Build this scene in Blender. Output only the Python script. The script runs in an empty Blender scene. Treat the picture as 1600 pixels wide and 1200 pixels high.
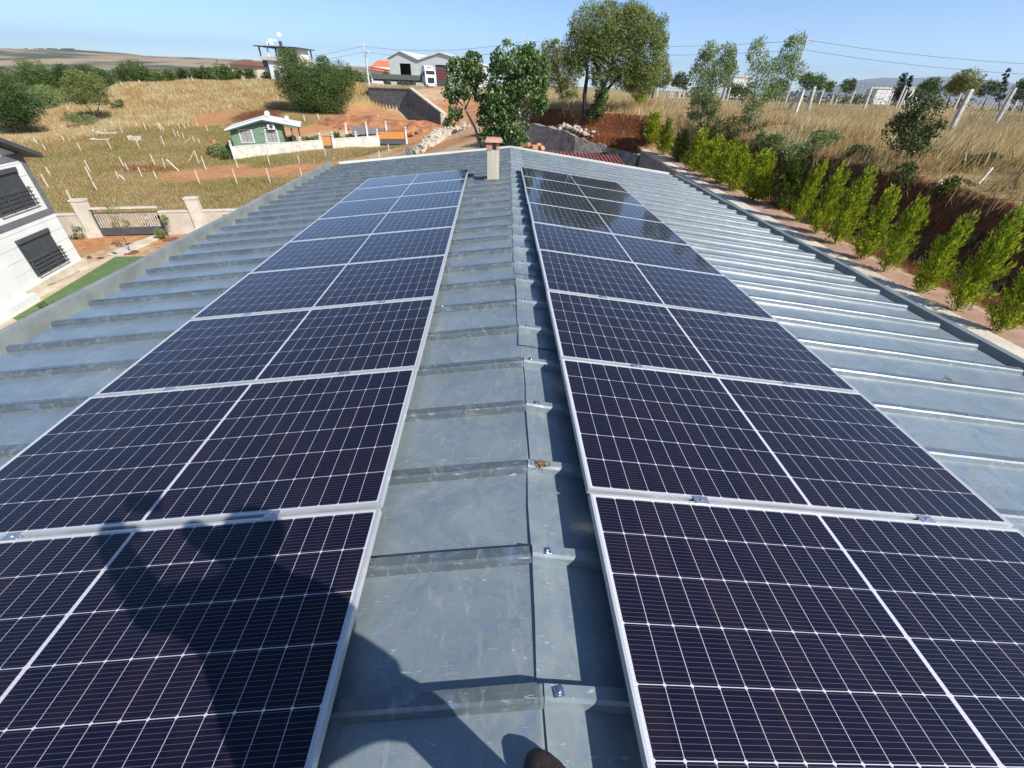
import bpy, bmesh, math, random
import numpy as np
from math import sin, cos, tan, radians as R, pi
from mathutils import Vector, Matrix
random.seed(7)
SC = bpy.context.scene
COL = SC.collection
# ------------------------------------------------------------------ camera
YAW, PIT, ROL, F = R(1.9351), R(35.9617), R(2.3895), 646.5      # F in pixels of a 1600 px wide picture
cy, sy, cp, sp, cr, sr = cos(YAW), sin(YAW), cos(PIT), sin(PIT), cos(ROL), sin(ROL)
FW = np.array([sy*cp, cy*cp, -sp]); _r = np.array([cy, -sy, 0.]); _u = np.cross(_r, FW)
RT = cr*_r + sr*_u; UP = -sr*_r + cr*_u
cam = bpy.data.cameras.new('camera'); camo = bpy.data.objects.new('camera', cam); COL.objects.link(camo)
cam.sensor_fit = 'HORIZONTAL'; cam.sensor_width = 36; cam.lens = F/1600*36
cam.clip_start = .02; cam.clip_end = 60000
camo.matrix_world = Matrix(((RT[0], UP[0], -FW[0], 0), (RT[1], UP[1], -FW[1], 0), (RT[2], UP[2], -FW[2], 0), (0, 0, 0, 1)))
SC.camera = camo
# ------------------------------------------------------------------ sky and sun
SUN_EL, SUN_AZ = R(39.5), R(128)          # azimuth clockwise from +Y
w = bpy.data.worlds.new('World'); SC.world = w; w.use_nodes = True
nt = w.node_tree; bg = nt.nodes['Background']
sky = nt.nodes.new('ShaderNodeTexSky'); sky.sky_type = 'NISHITA'; sky.sun_disc = False
sky.sun_elevation = SUN_EL; sky.sun_rotation = SUN_AZ; sky.altitude = 1200
sky.air_density = .7; sky.dust_density = 0.0; sky.ozone_density = 3.6
nt.links.new(sky.outputs[0], bg.inputs[0]); bg.inputs[1].default_value = .105
sd = bpy.data.lights.new('sun', 'SUN'); sd.energy = 4.0; sd.angle = R(.53); sd.color = (1, .95, .87)
so = bpy.data.objects.new('sun', sd); COL.objects.link(so)
SV = Vector((sin(SUN_AZ)*cos(SUN_EL), cos(SUN_AZ)*cos(SUN_EL), sin(SUN_EL)))
so.rotation_euler = SV.to_track_quat('Z', 'Y').to_euler(); so.location = (60, -60, 60)
vs = SC.view_settings; vs.view_transform = 'Standard'; vs.look = 'None'; vs.exposure = 0.85; vs.gamma = 1; vs.use_curve_mapping = False
SC.render.resolution_x = 1024; SC.render.resolution_y = 768
SC.cycles.max_bounces = 6; SC.cycles.transparent_max_bounces = 8
# ------------------------------------------------------------------ pixel -> place helpers (1600x1200 picture)
def ray(px, py): return FW + RT*(px-800)/F - UP*(py-600)/F
def PX(px, py, Y=None, z=None):
    d = ray(px, py); return d*((Y/d[1]) if Y is not None else (z/d[2]))
def depth(p): return float(np.dot(p, FW))
def proj(p):
    p = np.asarray(p, float); d = p@FW
    return 800+F*(p@RT)/d, 600-F*(p@UP)/d
# ------------------------------------------------------------------ ground height
def rbf_fit(P, Z):
    P = np.array(P, float); n = len(P)
    d = np.linalg.norm(P[:, None]-P[None], axis=2); K = d
    A = np.zeros((n+3, n+3)); A[:n, :n] = K - np.eye(n)*.3; A[:n, n] = 1; A[:n, n+1:] = P; A[n, :n] = 1; A[n+1:, :n] = P.T
    wgt = np.linalg.solve(A, np.concatenate([Z, [0, 0, 0]])); return P, wgt
def rbf_eval(M, X):
    P, wgt = M; out = np.empty(len(X))
    for i in range(0, len(X), 20000):
        q = X[i:i+20000]; d = np.linalg.norm(q[:, None]-P[None], axis=2)
        out[i:i+20000] = d@wgt[:len(P)] + wgt[len(P)] + q@wgt[len(P)+1:]
    return out
cps = []
for a in [(133,415,-8.5),(0,494,-8.5),(20,495,-8.5),(240,400,-8.5),(150,368,-8.5),(310,362,-8.5),(366,250,-8.5),(200,300,-8.5),(100,330,-8.5),(450,300,-8.4),(120,250,-8.5),(260,250,-8.4)]:
    cps.append(PX(a[0], a[1], z=a[2]))
for a in [(590,228,62),(635,229,63),(440,252,52),(300,215,66),(200,200,72),(100,215,66),(350,185,76),(30,190,78),
          (200,131,98),(300,127,98),(400,127,98),(520,132,98),(555,134,100),(150,150,92),(90,172,84),
          (200,165,86),(300,165,86),(400,165,86),(440,172,80),(520,172,82),
          (575,173,92),(692,203,69),(640,193,83),(610,137,108),(665,136,112),(740,135,118),(780,150,90),(740,165,78),(720,200,52),(760,195,48),(700,238,33),(790,215,36),(730,228,36),(650,240,42),(600,250,46),(560,190,74)]:
    cps.append(PX(a[0], a[1], Y=a[2]))
for a in [(-30,-20,-8.5),(-12,-20,-8.5),(0,-20,-8.5),(9,-20,-8.5),(-30,8,-8.5),(-10,8,-8.5),(5,8,-8.5),(-6,18,-8.5),(2,18,-8.0),(7,18,-8),(-60,20,-9),(-70,50,-9),(-70,75,-9),(-90,110,-9.5),
          (-60,108,-4),(-40,112,-2.5),(-20,125,-1.4),(0,130,-1.3),(-20,160,-2),(20,160,-1.5),(-60,160,-7),(60,160,-1.5),(-140,160,-14),(-200,80,-16),(-200,0,-14),(0,400,-10),(300,300,-6),(-400,300,-25),(80,60,-1.4),(80,0,-1.4),(4,50,-2.6),(5,80,-1.6),(-600,900,-30),(600,900,-12)]:
    cps.append(np.array(a, float))
RB = rbf_fit([c[:2] for c in cps], np.array([c[2] for c in cps]))
# terrace on the right: path on top of the stone retaining wall, bank and dry-grass field behind it
EDGE = [(7.0,-30),(7.05,9),(7.3,16.5),(7.75,26.5),(7.4,28.0),(6.3,28.8),(4.6,29.6),(2.9,31.0),(1.6,33.0),(1.2,36),(1.6,45),(2.6,70),(5,110),(8,150)]
def edge_dist(X):
    best = np.full(len(X), 1e9); sgn = np.zeros(len(X))
    for (x0, y0), (x1, y1) in zip(EDGE[:-1], EDGE[1:]):
        d = np.array([x1-x0, y1-y0]); L = np.hypot(*d); d = d/L
        q = X-np.array([x0, y0]); t = np.clip(q@d, 0, L); e = q-t[:, None]*d
        ds = np.hypot(e[:, 0], e[:, 1]); side = d[1]*q[:, 0]-d[0]*q[:, 1]
        m = ds < best-1e-6; best[m] = ds[m]; sgn[m] = np.sign(side[m])
    return best*np.where(sgn == 0, 1, sgn)
WT = [PX(575,137,Y=95), PX(640,139,Y=90), PX(693,180,Y=72)]
def wall_line(X):
    best = np.full(len(X), 1e9); sg = np.zeros(len(X)); T = np.zeros(len(X)); Zt = np.zeros(len(X))
    Ls = [np.hypot(*(b-a)[:2]) for a, b in zip(WT[:-1], WT[1:])]; tot = sum(Ls); acc = 0
    for (a, b), L in zip(zip(WT[:-1], WT[1:]), Ls):
        d = (b-a)[:2]/L; q = X-a[:2]; u = q@d; t = np.clip(u, 0, L); e = np.hypot(*(q-t[:, None]*d).T)
        side = d[0]*q[:, 1]-d[1]*q[:, 0]; m = e < best
        best[m] = e[m]; sg[m] = np.sign(side[m]); Zt[m] = (a[2]+(b[2]-a[2])*t/L)[m]
        uu = np.where((u < 0) & (acc == 0), u, np.where((u > L) & (acc > 0), u, t)); T[m] = ((acc+uu)/tot)[m]; acc += L
    T = np.where(T < 0, T*tot, T)
    return best*sg, T, Zt
def sm(a, b, x): t = np.clip((x-a)/(b-a), 0, 1); return t*t*(3-2*t)
def vnoise(X, s, seed=0):
    out = np.zeros(len(X))
    rs = np.random.RandomState(seed)
    for k in range(6):
        a = rs.uniform(0, 2*pi); f = s*rs.uniform(.6, 1.7); ph = rs.uniform(0, 6.28, 2)
        out += np.sin((X[:, 0]*cos(a)+X[:, 1]*sin(a))*f+ph[0])*np.sin((X[:, 1]*cos(a)-X[:, 0]*sin(a))*f*.8+ph[1])
    return out/6
def H(X):
    X = np.atleast_2d(np.asarray(X, float))[:, :2]
    far = np.hypot(X[:, 0], X[:, 1])
    hl = rbf_eval(RB, X)
    hl = hl*(1-sm(700, 1400, far)) + (-14)*sm(700, 1400, far)
    ds, tt, zt = wall_line(X)
    rise = sm(.05, .5, ds)*(1-sm(8, 24, ds))*np.clip(1-np.maximum(-tt, 0)/2.5, 0, 1)*np.clip(1-np.maximum(tt-1, 0)*6, 0, 1)
    hl = hl+(np.maximum(zt-.12+.015*np.maximum(ds, 0), hl)-hl)*rise
    hl += vnoise(X, .8, 1)*.12*sm(20, 45, far) + vnoise(X, 3.1, 2)*.04*sm(20, 40, far)
    d = edge_dist(X)
    y = X[:, 1]
    n1 = vnoise(X, 1.3, 3); n2 = vnoise(X, 4.0, 4)
    dd = d + n1*.35*sm(1.4, 2.4, d)
    path = -2.8 + .12*sm(1.0, 1.9, dd) + 1.15*sm(1.95, 2.75, dd) + .42*sm(2.7, 4.6, dd)
    mound = -2.35 + 1.1*sm(.35, 1.1, dd) + .3*sm(1.2, 4, dd)
    wm = sm(26.5, 28.5, y)
    hr = path*(1-wm)+mound*wm + (n1*.10+n2*.05)*sm(1.8, 3, d)
    wf = sm(35, 80, y)
    hr = hr*(1-wf) + (-1.25+n1*.08)*wf
    wf2 = sm(100, 400, far); hr = hr*(1-wf2)+(-4)*wf2
    k = np.where(wm > .01, .5, .10); bl_ = np.clip(1+d/k, 0, 1)*(y < 150)
    out = hl*(1-bl_)+hr*bl_
    wr = sm(1500, 3000, far); return out*(1-wr) + (-18)*wr
def Hz(x, y): return float(H([[x, y]])[0])
def GH(px, py, lo=6, hi=420):
    """where the view ray through a pixel of the photograph meets the ground"""
    d = ray(px, py); d = d/np.linalg.norm(d)
    ts = np.geomspace(lo, hi, 900); P = ts[:, None]*d
    g = P[:, 2]-H(P)
    i = np.argmax(g < 0)
    if g[i] >= 0: i = len(ts)-1
    return P[i]
# ------------------------------------------------------------------ materials
MATS = {}
def nodes(m):
    m.use_nodes = True; n = m.node_tree; b = n.nodes['Principled BSDF']; return n, b
def mat(name, c, rough=.8, metal=0, c2=None, scale=4, bump=0, bscale=40, coat=0, thr=(.35, .65), detail=5, spec=None, stretch=None, emit=None):
    if name in MATS: return MATS[name]
    m = bpy.data.materials.new(name); n, b = nodes(m); MATS[name] = m
    b.inputs['Roughness'].default_value = rough; b.inputs['Metallic'].default_value = metal
    if coat: b.inputs['Coat Weight'].default_value = coat; b.inputs['Coat Roughness'].default_value = .05
    if spec is not None: b.inputs['Specular IOR Level'].default_value = spec
    tc = n.nodes.new('ShaderNodeTexCoord'); src = tc.outputs['Object']
    if stretch:
        mp = n.nodes.new('ShaderNodeMapping'); mp.inputs['Scale'].default_value = stretch
        n.links.new(src, mp.inputs[0]); src = mp.outputs[0]
    if c2 is None: c2 = tuple(x*.72 for x in c)
    nz = n.nodes.new('ShaderNodeTexNoise'); nz.inputs['Scale'].default_value = scale; nz.inputs['Detail'].default_value = detail
    n.links.new(src, nz.inputs['Vector'])
    cr_ = n.nodes.new('ShaderNodeValToRGB'); e = cr_.color_ramp.elements
    e[0].position, e[1].position = thr; e[0].color = (*c2, 1); e[1].color = (*c, 1)
    n.links.new(nz.outputs[0], cr_.inputs[0]); n.links.new(cr_.outputs[0], b.inputs['Base Color'])
    if bump:
        nb = n.nodes.new('ShaderNodeTexNoise'); nb.inputs['Scale'].default_value = bscale; nb.inputs['Detail'].default_value = 4
        n.links.new(src, nb.inputs['Vector'])
        bp = n.nodes.new('ShaderNodeBump'); bp.inputs['Strength'].default_value = bump; bp.inputs['Distance'].default_value = .05
        n.links.new(nb.outputs[0], bp.inputs['Height']); n.links.new(bp.outputs[0], b.inputs['Normal'])
    return m
def mat_leaf(name, cs, trans=.35, rough=.55, patch=None, pscale=.2):
    """cs: dark, mid, light colours chosen at random for every leaf"""
    if name in MATS: return MATS[name]
    m = bpy.data.materials.new(name); n, b = nodes(m); MATS[name] = m
    g = n.nodes.new('ShaderNodeNewGeometry'); rp = n.nodes.new('ShaderNodeValToRGB'); el = rp.color_ramp.elements
    el[0].color = (*cs[0], 1); el[1].color = (*cs[-1], 1)
    for i, c in enumerate(cs[1:-1]): x = el.new((i+1)/(len(cs)-1)); x.color = (*c, 1)
    n.links.new(g.outputs['Random Per Island'], rp.inputs[0]); rpo = rp.outputs[0]
    if patch:
        tc = n.nodes.new('ShaderNodeTexCoord'); nz = n.nodes.new('ShaderNodeTexNoise'); nz.inputs['Scale'].default_value = pscale; nz.inputs['Detail'].default_value = 5; n.links.new(tc.outputs['Object'], nz.inputs['Vector'])
        mr = n.nodes.new('ShaderNodeMapRange'); mr.inputs[1].default_value = .42; mr.inputs[2].default_value = .6; n.links.new(nz.outputs[0], mr.inputs[0])
        x = n.nodes.new('ShaderNodeMix'); x.data_type = 'RGBA'; x.blend_type = 'MULTIPLY'; n.links.new(mr.outputs[0], x.inputs[0]); n.links.new(rpo, x.inputs[6]); x.inputs[7].default_value = (*patch, 1); rpo = x.outputs[2]
    n.links.new(rpo, b.inputs['Base Color'])
    b.inputs['Roughness'].default_value = rough; b.inputs['Specular IOR Level'].default_value = .3
    t = n.nodes.new('ShaderNodeBsdfTranslucent'); mx = n.nodes.new('ShaderNodeMixShader'); mx.inputs[0].default_value = trans
    n.links.new(rpo, t.inputs[0]); n.links.new(b.outputs[0], mx.inputs[1]); n.links.new(t.outputs[0], mx.inputs[2])
    n.links.new(mx.outputs[0], n.nodes['Material Output'].inputs[0]); return m
# ------------------------------------------------------------------ mesh helpers
class MB:
    def __init__(s): s.v = []; s.f = []; s.m = []
    def add(s, vs, fs, mi=0):
        o = len(s.v); s.v += [tuple(map(float, v)) for v in vs]; s.f += [tuple(i+o for i in f) for f in fs]; s.m += [mi]*len(fs); return s
    def box(s, x0, x1, y0, y1, z0, z1, mi=0, T=None):
        vs = [(x, y, z) for z in (z0, z1) for y in (y0, y1) for x in (x0, x1)]
        if T: vs = [T(*v) for v in vs]
        return s.add(vs, [(0,2,3,1),(4,5,7,6),(0,1,5,4),(2,6,7,3),(0,4,6,2),(1,3,7,5)], mi)
    def tube(s, pts, rs, n=8, mi=0, cap=True):
        pts = [Vector(p) for p in pts]
        if not hasattr(rs, '__len__'): rs = [rs]*len(pts)
        rings = []
        for i, p in enumerate(pts):
            t = (pts[min(i+1, len(pts)-1)]-pts[max(i-1, 0)]).normalized()
            a = t.orthogonal().normalized() if i == 0 else (a-t*a.dot(t)).normalized()
            b = t.cross(a)
            rings.append([p+(a*cos(2*pi*k/n)+b*sin(2*pi*k/n))*rs[i] for k in range(n)])
        vs = [v for r in rings for v in r]; fs = []
        for i in range(len(pts)-1):
            for k in range(n): fs.append((i*n+k, i*n+(k+1) % n, (i+1)*n+(k+1) % n, (i+1)*n+k))
        if cap: fs += [tuple(range(n))[::-1], tuple(range((len(pts)-1)*n, len(pts)*n))]
        return s.add(vs, fs, mi)
    def lathe(s, c, prof, n=14, mi=0):
        c = Vector(c); vs = []
        for r, z in prof: vs += [c+Vector((r*cos(2*pi*k/n), r*sin(2*pi*k/n), z)) for k in range(n)]
        fs = [(i*n+k, i*n+(k+1) % n, (i+1)*n+(k+1) % n, (i+1)*n+k) for i in range(len(prof)-1) for k in range(n)]
        fs += [tuple(range(n))[::-1], tuple(range((len(prof)-1)*n, len(prof)*n))]
        return s.add(vs, fs, mi)
    def prism(s, poly, d0, d1, mi=0):
        """poly: 3D points; extruded from offset d0 to offset d1 (vectors)"""
        n = len(poly); d0 = Vector(d0); d1 = Vector(d1)
        vs = [Vector(p)+d0 for p in poly]+[Vector(p)+d1 for p in poly]
        return s.add(vs, [tuple(range(n))[::-1], tuple(range(n, 2*n))]+[(i, (i+1) % n, n+(i+1) % n, n+i) for i in range(n)], mi)
    def ball(s, c, r, mi=0, sz=1, n=12):
        return s.lathe(c, [(max(r*sin(pi*i/8), 1e-4), -r*sz*cos(pi*i/8)) for i in range(9)], n, mi)
    def build(s, name, mats, parent=None, smooth=False, fix=True):
        me = bpy.data.meshes.new(name); me.from_pydata(s.v, [], s.f)
        if not isinstance(mats, (list, tuple)): mats = [mats]
        for m in mats: me.materials.append(m)
        if len(mats) > 1: me.polygons.foreach_set('material_index', s.m)
        if smooth: me.polygons.foreach_set('use_smooth', [True]*len(s.f))
        if fix:
            bm = bmesh.new(); bm.from_mesh(me); bmesh.ops.recalc_face_normals(bm, faces=bm.faces); bm.to_mesh(me); bm.free()
        me.update(); return link(name, me, parent)
def link(name, me, parent=None):
    o = bpy.data.objects.new(name, me); COL.objects.link(o)
    if parent: o.parent = parent; o.matrix_parent_inverse = Matrix.Translation(-parent.location) if parent.get('wp') else Matrix()
    return o
def npmesh(name, V, Fc, m, parent=None, smooth=False):
    """V (n,3), Fc (k,3|4) arrays"""
    me = bpy.data.meshes.new(name); k = Fc.shape[1]
    me.vertices.add(len(V)); me.vertices.foreach_set('co', np.asarray(V, np.float32).ravel())
    me.loops.add(Fc.size); me.loops.foreach_set('vertex_index', Fc.astype(np.int32).ravel())
    me.polygons.add(len(Fc)); me.polygons.foreach_set('loop_start', np.arange(0, Fc.size, k, dtype=np.int32))
    me.polygons.foreach_set('loop_total', np.full(len(Fc), k, np.int32))
    me.polygons.foreach_set('use_smooth', [bool(smooth)]*len(Fc))
    me.materials.append(m); me.update(calc_edges=True); me.validate(); return link(name, me, parent)
def tag(o, label=None, cat=None, group=None, kind=None):
    if label: o['label'] = label
    if cat: o['category'] = cat
    if group: o['group'] = group
    if kind: o['kind'] = kind
    return o
def thing(name, label, cat, loc=(0, 0, 0), group=None, world_parts=True):
    o = bpy.data.objects.new(name, None); COL.objects.link(o); o.location = Vector(loc); o.empty_display_size = .2
    if world_parts: o['wp'] = 1
    return tag(o, label, cat, group)
def dup(root, M=None, label=None):
    c = root.copy(); COL.objects.link(c)
    if M is not None: c.matrix_world = M
    if label: c['label'] = label
    for ch in root.children:
        d = ch.copy(); COL.objects.link(d); d.parent = c
        for g in ch.children: e = g.copy(); COL.objects.link(e); e.parent = d
    return c
RS = np.random.RandomState(11)
def quads_at(C, A, B, l, wd):
    """leaf quads centred at C with axes A (length) and B (width)"""
    l = np.broadcast_to(l, (len(C),))[:, None]; wd = np.broadcast_to(wd, (len(C),))[:, None]
    V = np.stack([C-A*l*.5, C+B*wd*.5, C+A*l*.5, C-B*wd*.5], 1).reshape(-1, 3)
    return V, np.arange(len(V)).reshape(-1, 4)
def unit(v): return v/np.maximum(np.linalg.norm(v, axis=-1, keepdims=True), 1e-9)
def leaves(blobs, n, size, aspect=.5, clump=.28, up=0., seed=0, hollow=.55):
    """blobs: (centre, (rx,ry,rz)); leaves gathered on small twigs/clumps so that sky shows between them"""
    rs = np.random.RandomState(seed); vol = np.array([b[1][0]*b[1][1]*b[1][2] for b in blobs])**(2/3.); vol = vol/vol.sum(); out = []
    for (c, r), wv in zip(blobs, vol):
        k = max(int(n*wv), 30); nc = max(k//38, 4)
        d = unit(rs.normal(size=(nc, 3))); rad = hollow+(1-hollow)*rs.rand(nc)**.6; rad *= 1+.20*np.clip(rs.normal(size=nc), -1.5, 1.5)
        cc = np.array(c)+d*rad[:, None]*np.array(r)
        cs = clump*np.mean(r)*rs.uniform(.5, 1.3, nc)
        idx = rs.randint(0, nc, k)
        p = cc[idx]+np.clip(rs.normal(size=(k, 3)), -1.9, 1.9)*cs[idx, None]*np.array([1, 1, .75])
        rel = (p-np.array(c))/np.array(r); L_ = np.linalg.norm(rel, axis=1, keepdims=True); lim = 1.12+.12*rs.rand(k, 1)
        p = np.array(c)+rel*np.where(L_ > lim, lim*rs.uniform(.75, 1, (k, 1))/L_, 1)*np.array(r)
        out.append((p, unit(p-np.array(c))))
    P = np.concatenate([o[0] for o in out]); D = np.concatenate([o[1] for o in out])
    A = unit(rs.normal(size=P.shape)+np.array([0, 0, up])+D*.4); B = unit(np.cross(A, rs.normal(size=P.shape)+D*.5))
    s = size*rs.uniform(.6, 1.35, len(P))
    return quads_at(P, A, B, s, s*aspect)
# ================================================================== GROUND
samples = [  # px, py, class   0 golden dry grass, 1 olive-brown field, 2 orange soil, 3 pale dirt, 4 dark red earth
 (100,150,0),(250,150,0),(350,140,0),(450,135,0),(250,175,0),(330,160,0),(420,160,0),(60,195,0),(130,190,0),(180,175,0),(560,145,0),(550,160,0),
 (330,185,2),(270,190,0),(400,180,4),(470,190,1),(100,215,0),(60,210,0),(150,225,1),(200,210,1),(250,220,1),(300,225,1),(160,250,1),(110,250,1),(230,265,4),(280,255,1),
 (170,275,1),(130,285,1),(200,300,0),(260,300,1),(300,300,1),(150,310,1),(340,310,1),(380,300,1),(330,270,2),(380,270,2),(440,268,2),(500,262,2),(560,255,2),(400,290,1),(450,290,1),(300,275,2),
 (440,253,1),(500,248,1),(560,242,1),(600,240,3),(620,236,2),(640,232,3),(560,190,2),(530,195,2),(590,200,2),(620,205,2),(650,210,2),(600,185,2),(560,170,2),(680,215,2),(480,205,2),
 (700,225,2),(720,205,3),(740,190,2),(700,165,2),(670,150,3),(730,145,3),(760,160,2),(780,180,2),(740,225,3),(640,140,3),(800,215,2),(780,230,2),(560,215,3),(500,215,3),(420,215,3),(350,225,1),
 (150,390,2),(200,385,3),(240,375,2),(140,380,2),(180,372,2),(220,390,3),(100,440,3),(60,470,3),(10,500,3),(300,370,2),(150,400,3),(260,385,2)]
SP = np.array([GH(a, b)[:2] for a, b, c in samples]); SCL = np.array([c for *_, c in samples])
def gcoords(segs):
    out = []
    for a, b, n in segs: out += list(np.linspace(a, b, n, endpoint=False))
    return np.array(out)
gx = np.concatenate([-np.geomspace(40000, 320, 26), gcoords([(-300,-90,30),(-90,-45,60),(-45,-10,100),(-10,4,46),(4,12,80),(12,30,60),(30,90,60)]), np.geomspace(90, 40000, 30)])
gy = np.concatenate([-np.geomspace(20000, 60, 10), gcoords([(-50,0,30),(0,24,70),(24,38,90),(38,110,180),(110,200,45)]), np.geomspace(200, 45000, 34)])
XX, YY = np.meshgrid(gx, gy); G = np.stack([XX.ravel(), YY.ravel()], 1); GZ = H(G)
nx, ny = len(gx), len(gy); i = np.arange(nx-1)[None]+nx*np.arange(ny-1)[:, None]
quad = np.stack([i, i+1, i+nx+1, i+nx], -1).reshape(-1, 4)
def classes(X):
    wts = np.zeros((len(X), 5))
    for k, (p, c) in enumerate(zip(SP, SCL)):
        d2 = ((X-p)**2).sum(1)+.3; wts[:, c] += d2**-1.7
    wts /= wts.sum(1, keepdims=True)
    d = edge_dist(X); inside = ((d > 0) & (X[:, 1] < 150)); e = np.zeros_like(wts)
    y = X[:, 1]
    e[:, 4] = sm(.9, 1.3, d)*(1-sm(2.6, 3.2, d))*(1-sm(24, 27, y)) + (1-sm(.8, 1.6, d))*sm(26, 28, y)
    e[:, 3] = (1-sm(.9, 1.3, d))*(1-sm(26, 28, y)); e[:, 0] = np.clip(1-e.sum(1), 0, 1)
    wts[inside] = e[inside]
    q = (d <= 0) & (d > -1.0) & (y > 25) & (y < 40); wts[q] = np.array([0, 0, 0, 0, 1.])
    far = np.hypot(X[:, 0], X[:, 1]); f = sm(150, 300, far)[:, None]
    return wts*(1-f)+np.array([.55, .45, 0, 0, 0])*f
W = classes(G)
def mat_ground():
    m = bpy.data.materials.new('ground'); n, b = nodes(m); b.inputs['Roughness'].default_value = .95; b.inputs['Specular IOR Level'].default_value = .1
    N = n.nodes; L = n.links
    at = [N.new('ShaderNodeAttribute') for _ in range(2)]; at[0].attribute_name = 'za'; at[1].attribute_name = 'zb'
    s0 = N.new('ShaderNodeSeparateColor'); s1 = N.new('ShaderNodeSeparateColor'); L.new(at[0].outputs['Color'], s0.inputs[0]); L.new(at[1].outputs['Color'], s1.inputs[0])
    tc = N.new('ShaderNodeTexCoord')
    def noise(s, d=6, r=.6):
        z = N.new('ShaderNodeTexNoise'); z.inputs['Scale'].default_value = s; z.inputs['Detail'].default_value = d; z.inputs['Roughness'].default_value = r
        L.new(tc.outputs['Object'], z.inputs['Vector']); return z.outputs[0]
    nA, nB, nC = noise(.35), noise(2.2), noise(9)
    def ramp(src, c0, c1, a=.36, bb=.64):
        r = N.new('ShaderNodeValToRGB'); e = r.color_ramp.elements; e[0].position = a; e[1].position = bb; e[0].color = (*c0, 1); e[1].color = (*c1, 1); L.new(src, r.inputs[0]); return r.outputs[0]
    def mix(f, a, c):
        x = N.new('ShaderNodeMix'); x.data_type = 'RGBA'; L.new(f, x.inputs[0]); L.new(a, x.inputs[6]); L.new(c, x.inputs[7]); return x.outputs[2]
    def math(op, a, c=None, v=None):
        x = N.new('ShaderNodeMath'); x.operation = op; x.use_clamp = (op == 'MULTIPLY_ADD'); L.new(a, x.inputs[0])
        if c is not None: L.new(c, x.inputs[1])
        if v is not None:
            for i, q in v.items(): x.inputs[i].default_value = q
        return x.outputs[0]
    gold = mix(ramp(nA, (0,0,0), (1,1,1)), ramp(nB, (.27,.185,.075), (.40,.29,.13)), ramp(nC, (.25,.19,.085), (.47,.35,.17)))
    field = mix(ramp(nA, (0,0,0), (1,1,1), .42, .58), ramp(nB, (.14,.13,.045), (.27,.22,.10)), ramp(nC, (.24,.14,.055), (.30,.23,.10)))
    soil = mix(ramp(nA, (0,0,0), (1,1,1)), ramp(nB, (.33,.135,.055), (.50,.25,.12)), ramp(nC, (.42,.20,.09), (.55,.31,.16)))
    pale = ramp(nB, (.40,.24,.13), (.60,.44,.29)); red = ramp(nC, (.09,.035,.017), (.21,.075,.032))
    nz = math('SUBTRACT', nB, v={1: .5})
    def wgt(o): # sharpen the border between two covers with noise
        a = math('MULTIPLY_ADD', nz, v={1: 1.1}); 
        x = N.new('ShaderNodeMath'); x.operation = 'MULTIPLY_ADD'; L.new(nz, x.inputs[0]); x.inputs[1].default_value = 2.2; L.new(o, x.inputs[2])
        r = N.new('ShaderNodeMapRange'); L.new(x.outputs[0], r.inputs[0]); r.inputs[1].default_value = .2; r.inputs[2].default_value = .8; return r.outputs[0]
    c = gold
    c = mix(wgt(s0.outputs[1]), c, field); c = mix(wgt(s0.outputs[2]), c, soil); c = mix(wgt(s1.outputs[0]), c, pale); c = mix(wgt(s1.outputs[1]), c, red)
    L.new(c, b.inputs['Base Color'])
    bp = N.new('ShaderNodeBump'); bp.inputs['Strength'].default_value = .7; bp.inputs['Distance'].default_value = .12; L.new(nC, bp.inputs['Height']); L.new(bp.outputs[0], b.inputs['Normal'])
    return m
MG = mat_ground()
ground = npmesh('ground', np.column_stack([G, GZ]), quad, MG, smooth=True); tag(ground, kind='structure')
for nm, cols in (('za', (0, 1, 2)), ('zb', (3, 4, 4))):
    ca = ground.data.color_attributes.new(nm, 'FLOAT_COLOR', 'POINT')
    ca.data.foreach_set('color', np.column_stack([W[:, cols[0]], W[:, cols[1]], W[:, cols[2]], np.ones(len(W))]).astype(np.float32).ravel())
# lawn, garden path, tiled path along the conifers
def sheet(name, pts, z, m, kind='structure', th=.0):
    mb = MB(); P = [Vector(p) for p in pts]; mb.prism([(p[0], p[1], z) for p in P], (0, 0, -.3), (0, 0, 0)); o = mb.build(name, m); tag(o, kind=kind); return o
M_lawn = mat('lawn', (.12,.19,.065), .9, c2=(.085,.145,.045), scale=2.5, bump=.5, bscale=90)
sheet('lawn', [PX(20,497,z=-8.4), PX(180,401,z=-8.4), PX(248,400,z=-8.4), PX(420,420,z=-8.4), PX(200,600,z=-8.4)], -8.40, M_lawn)
M_conc = mat('pale_concrete', (.62,.56,.46), .9, c2=(.48,.42,.33), scale=1.4, bump=.25, bscale=25)
sheet('garden_path', [PX(165,395,z=-8.4), PX(240,366,z=-8.4), PX(255,368,z=-8.4), PX(182,400,z=-8.4)], -8.44, M_conc)
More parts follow.
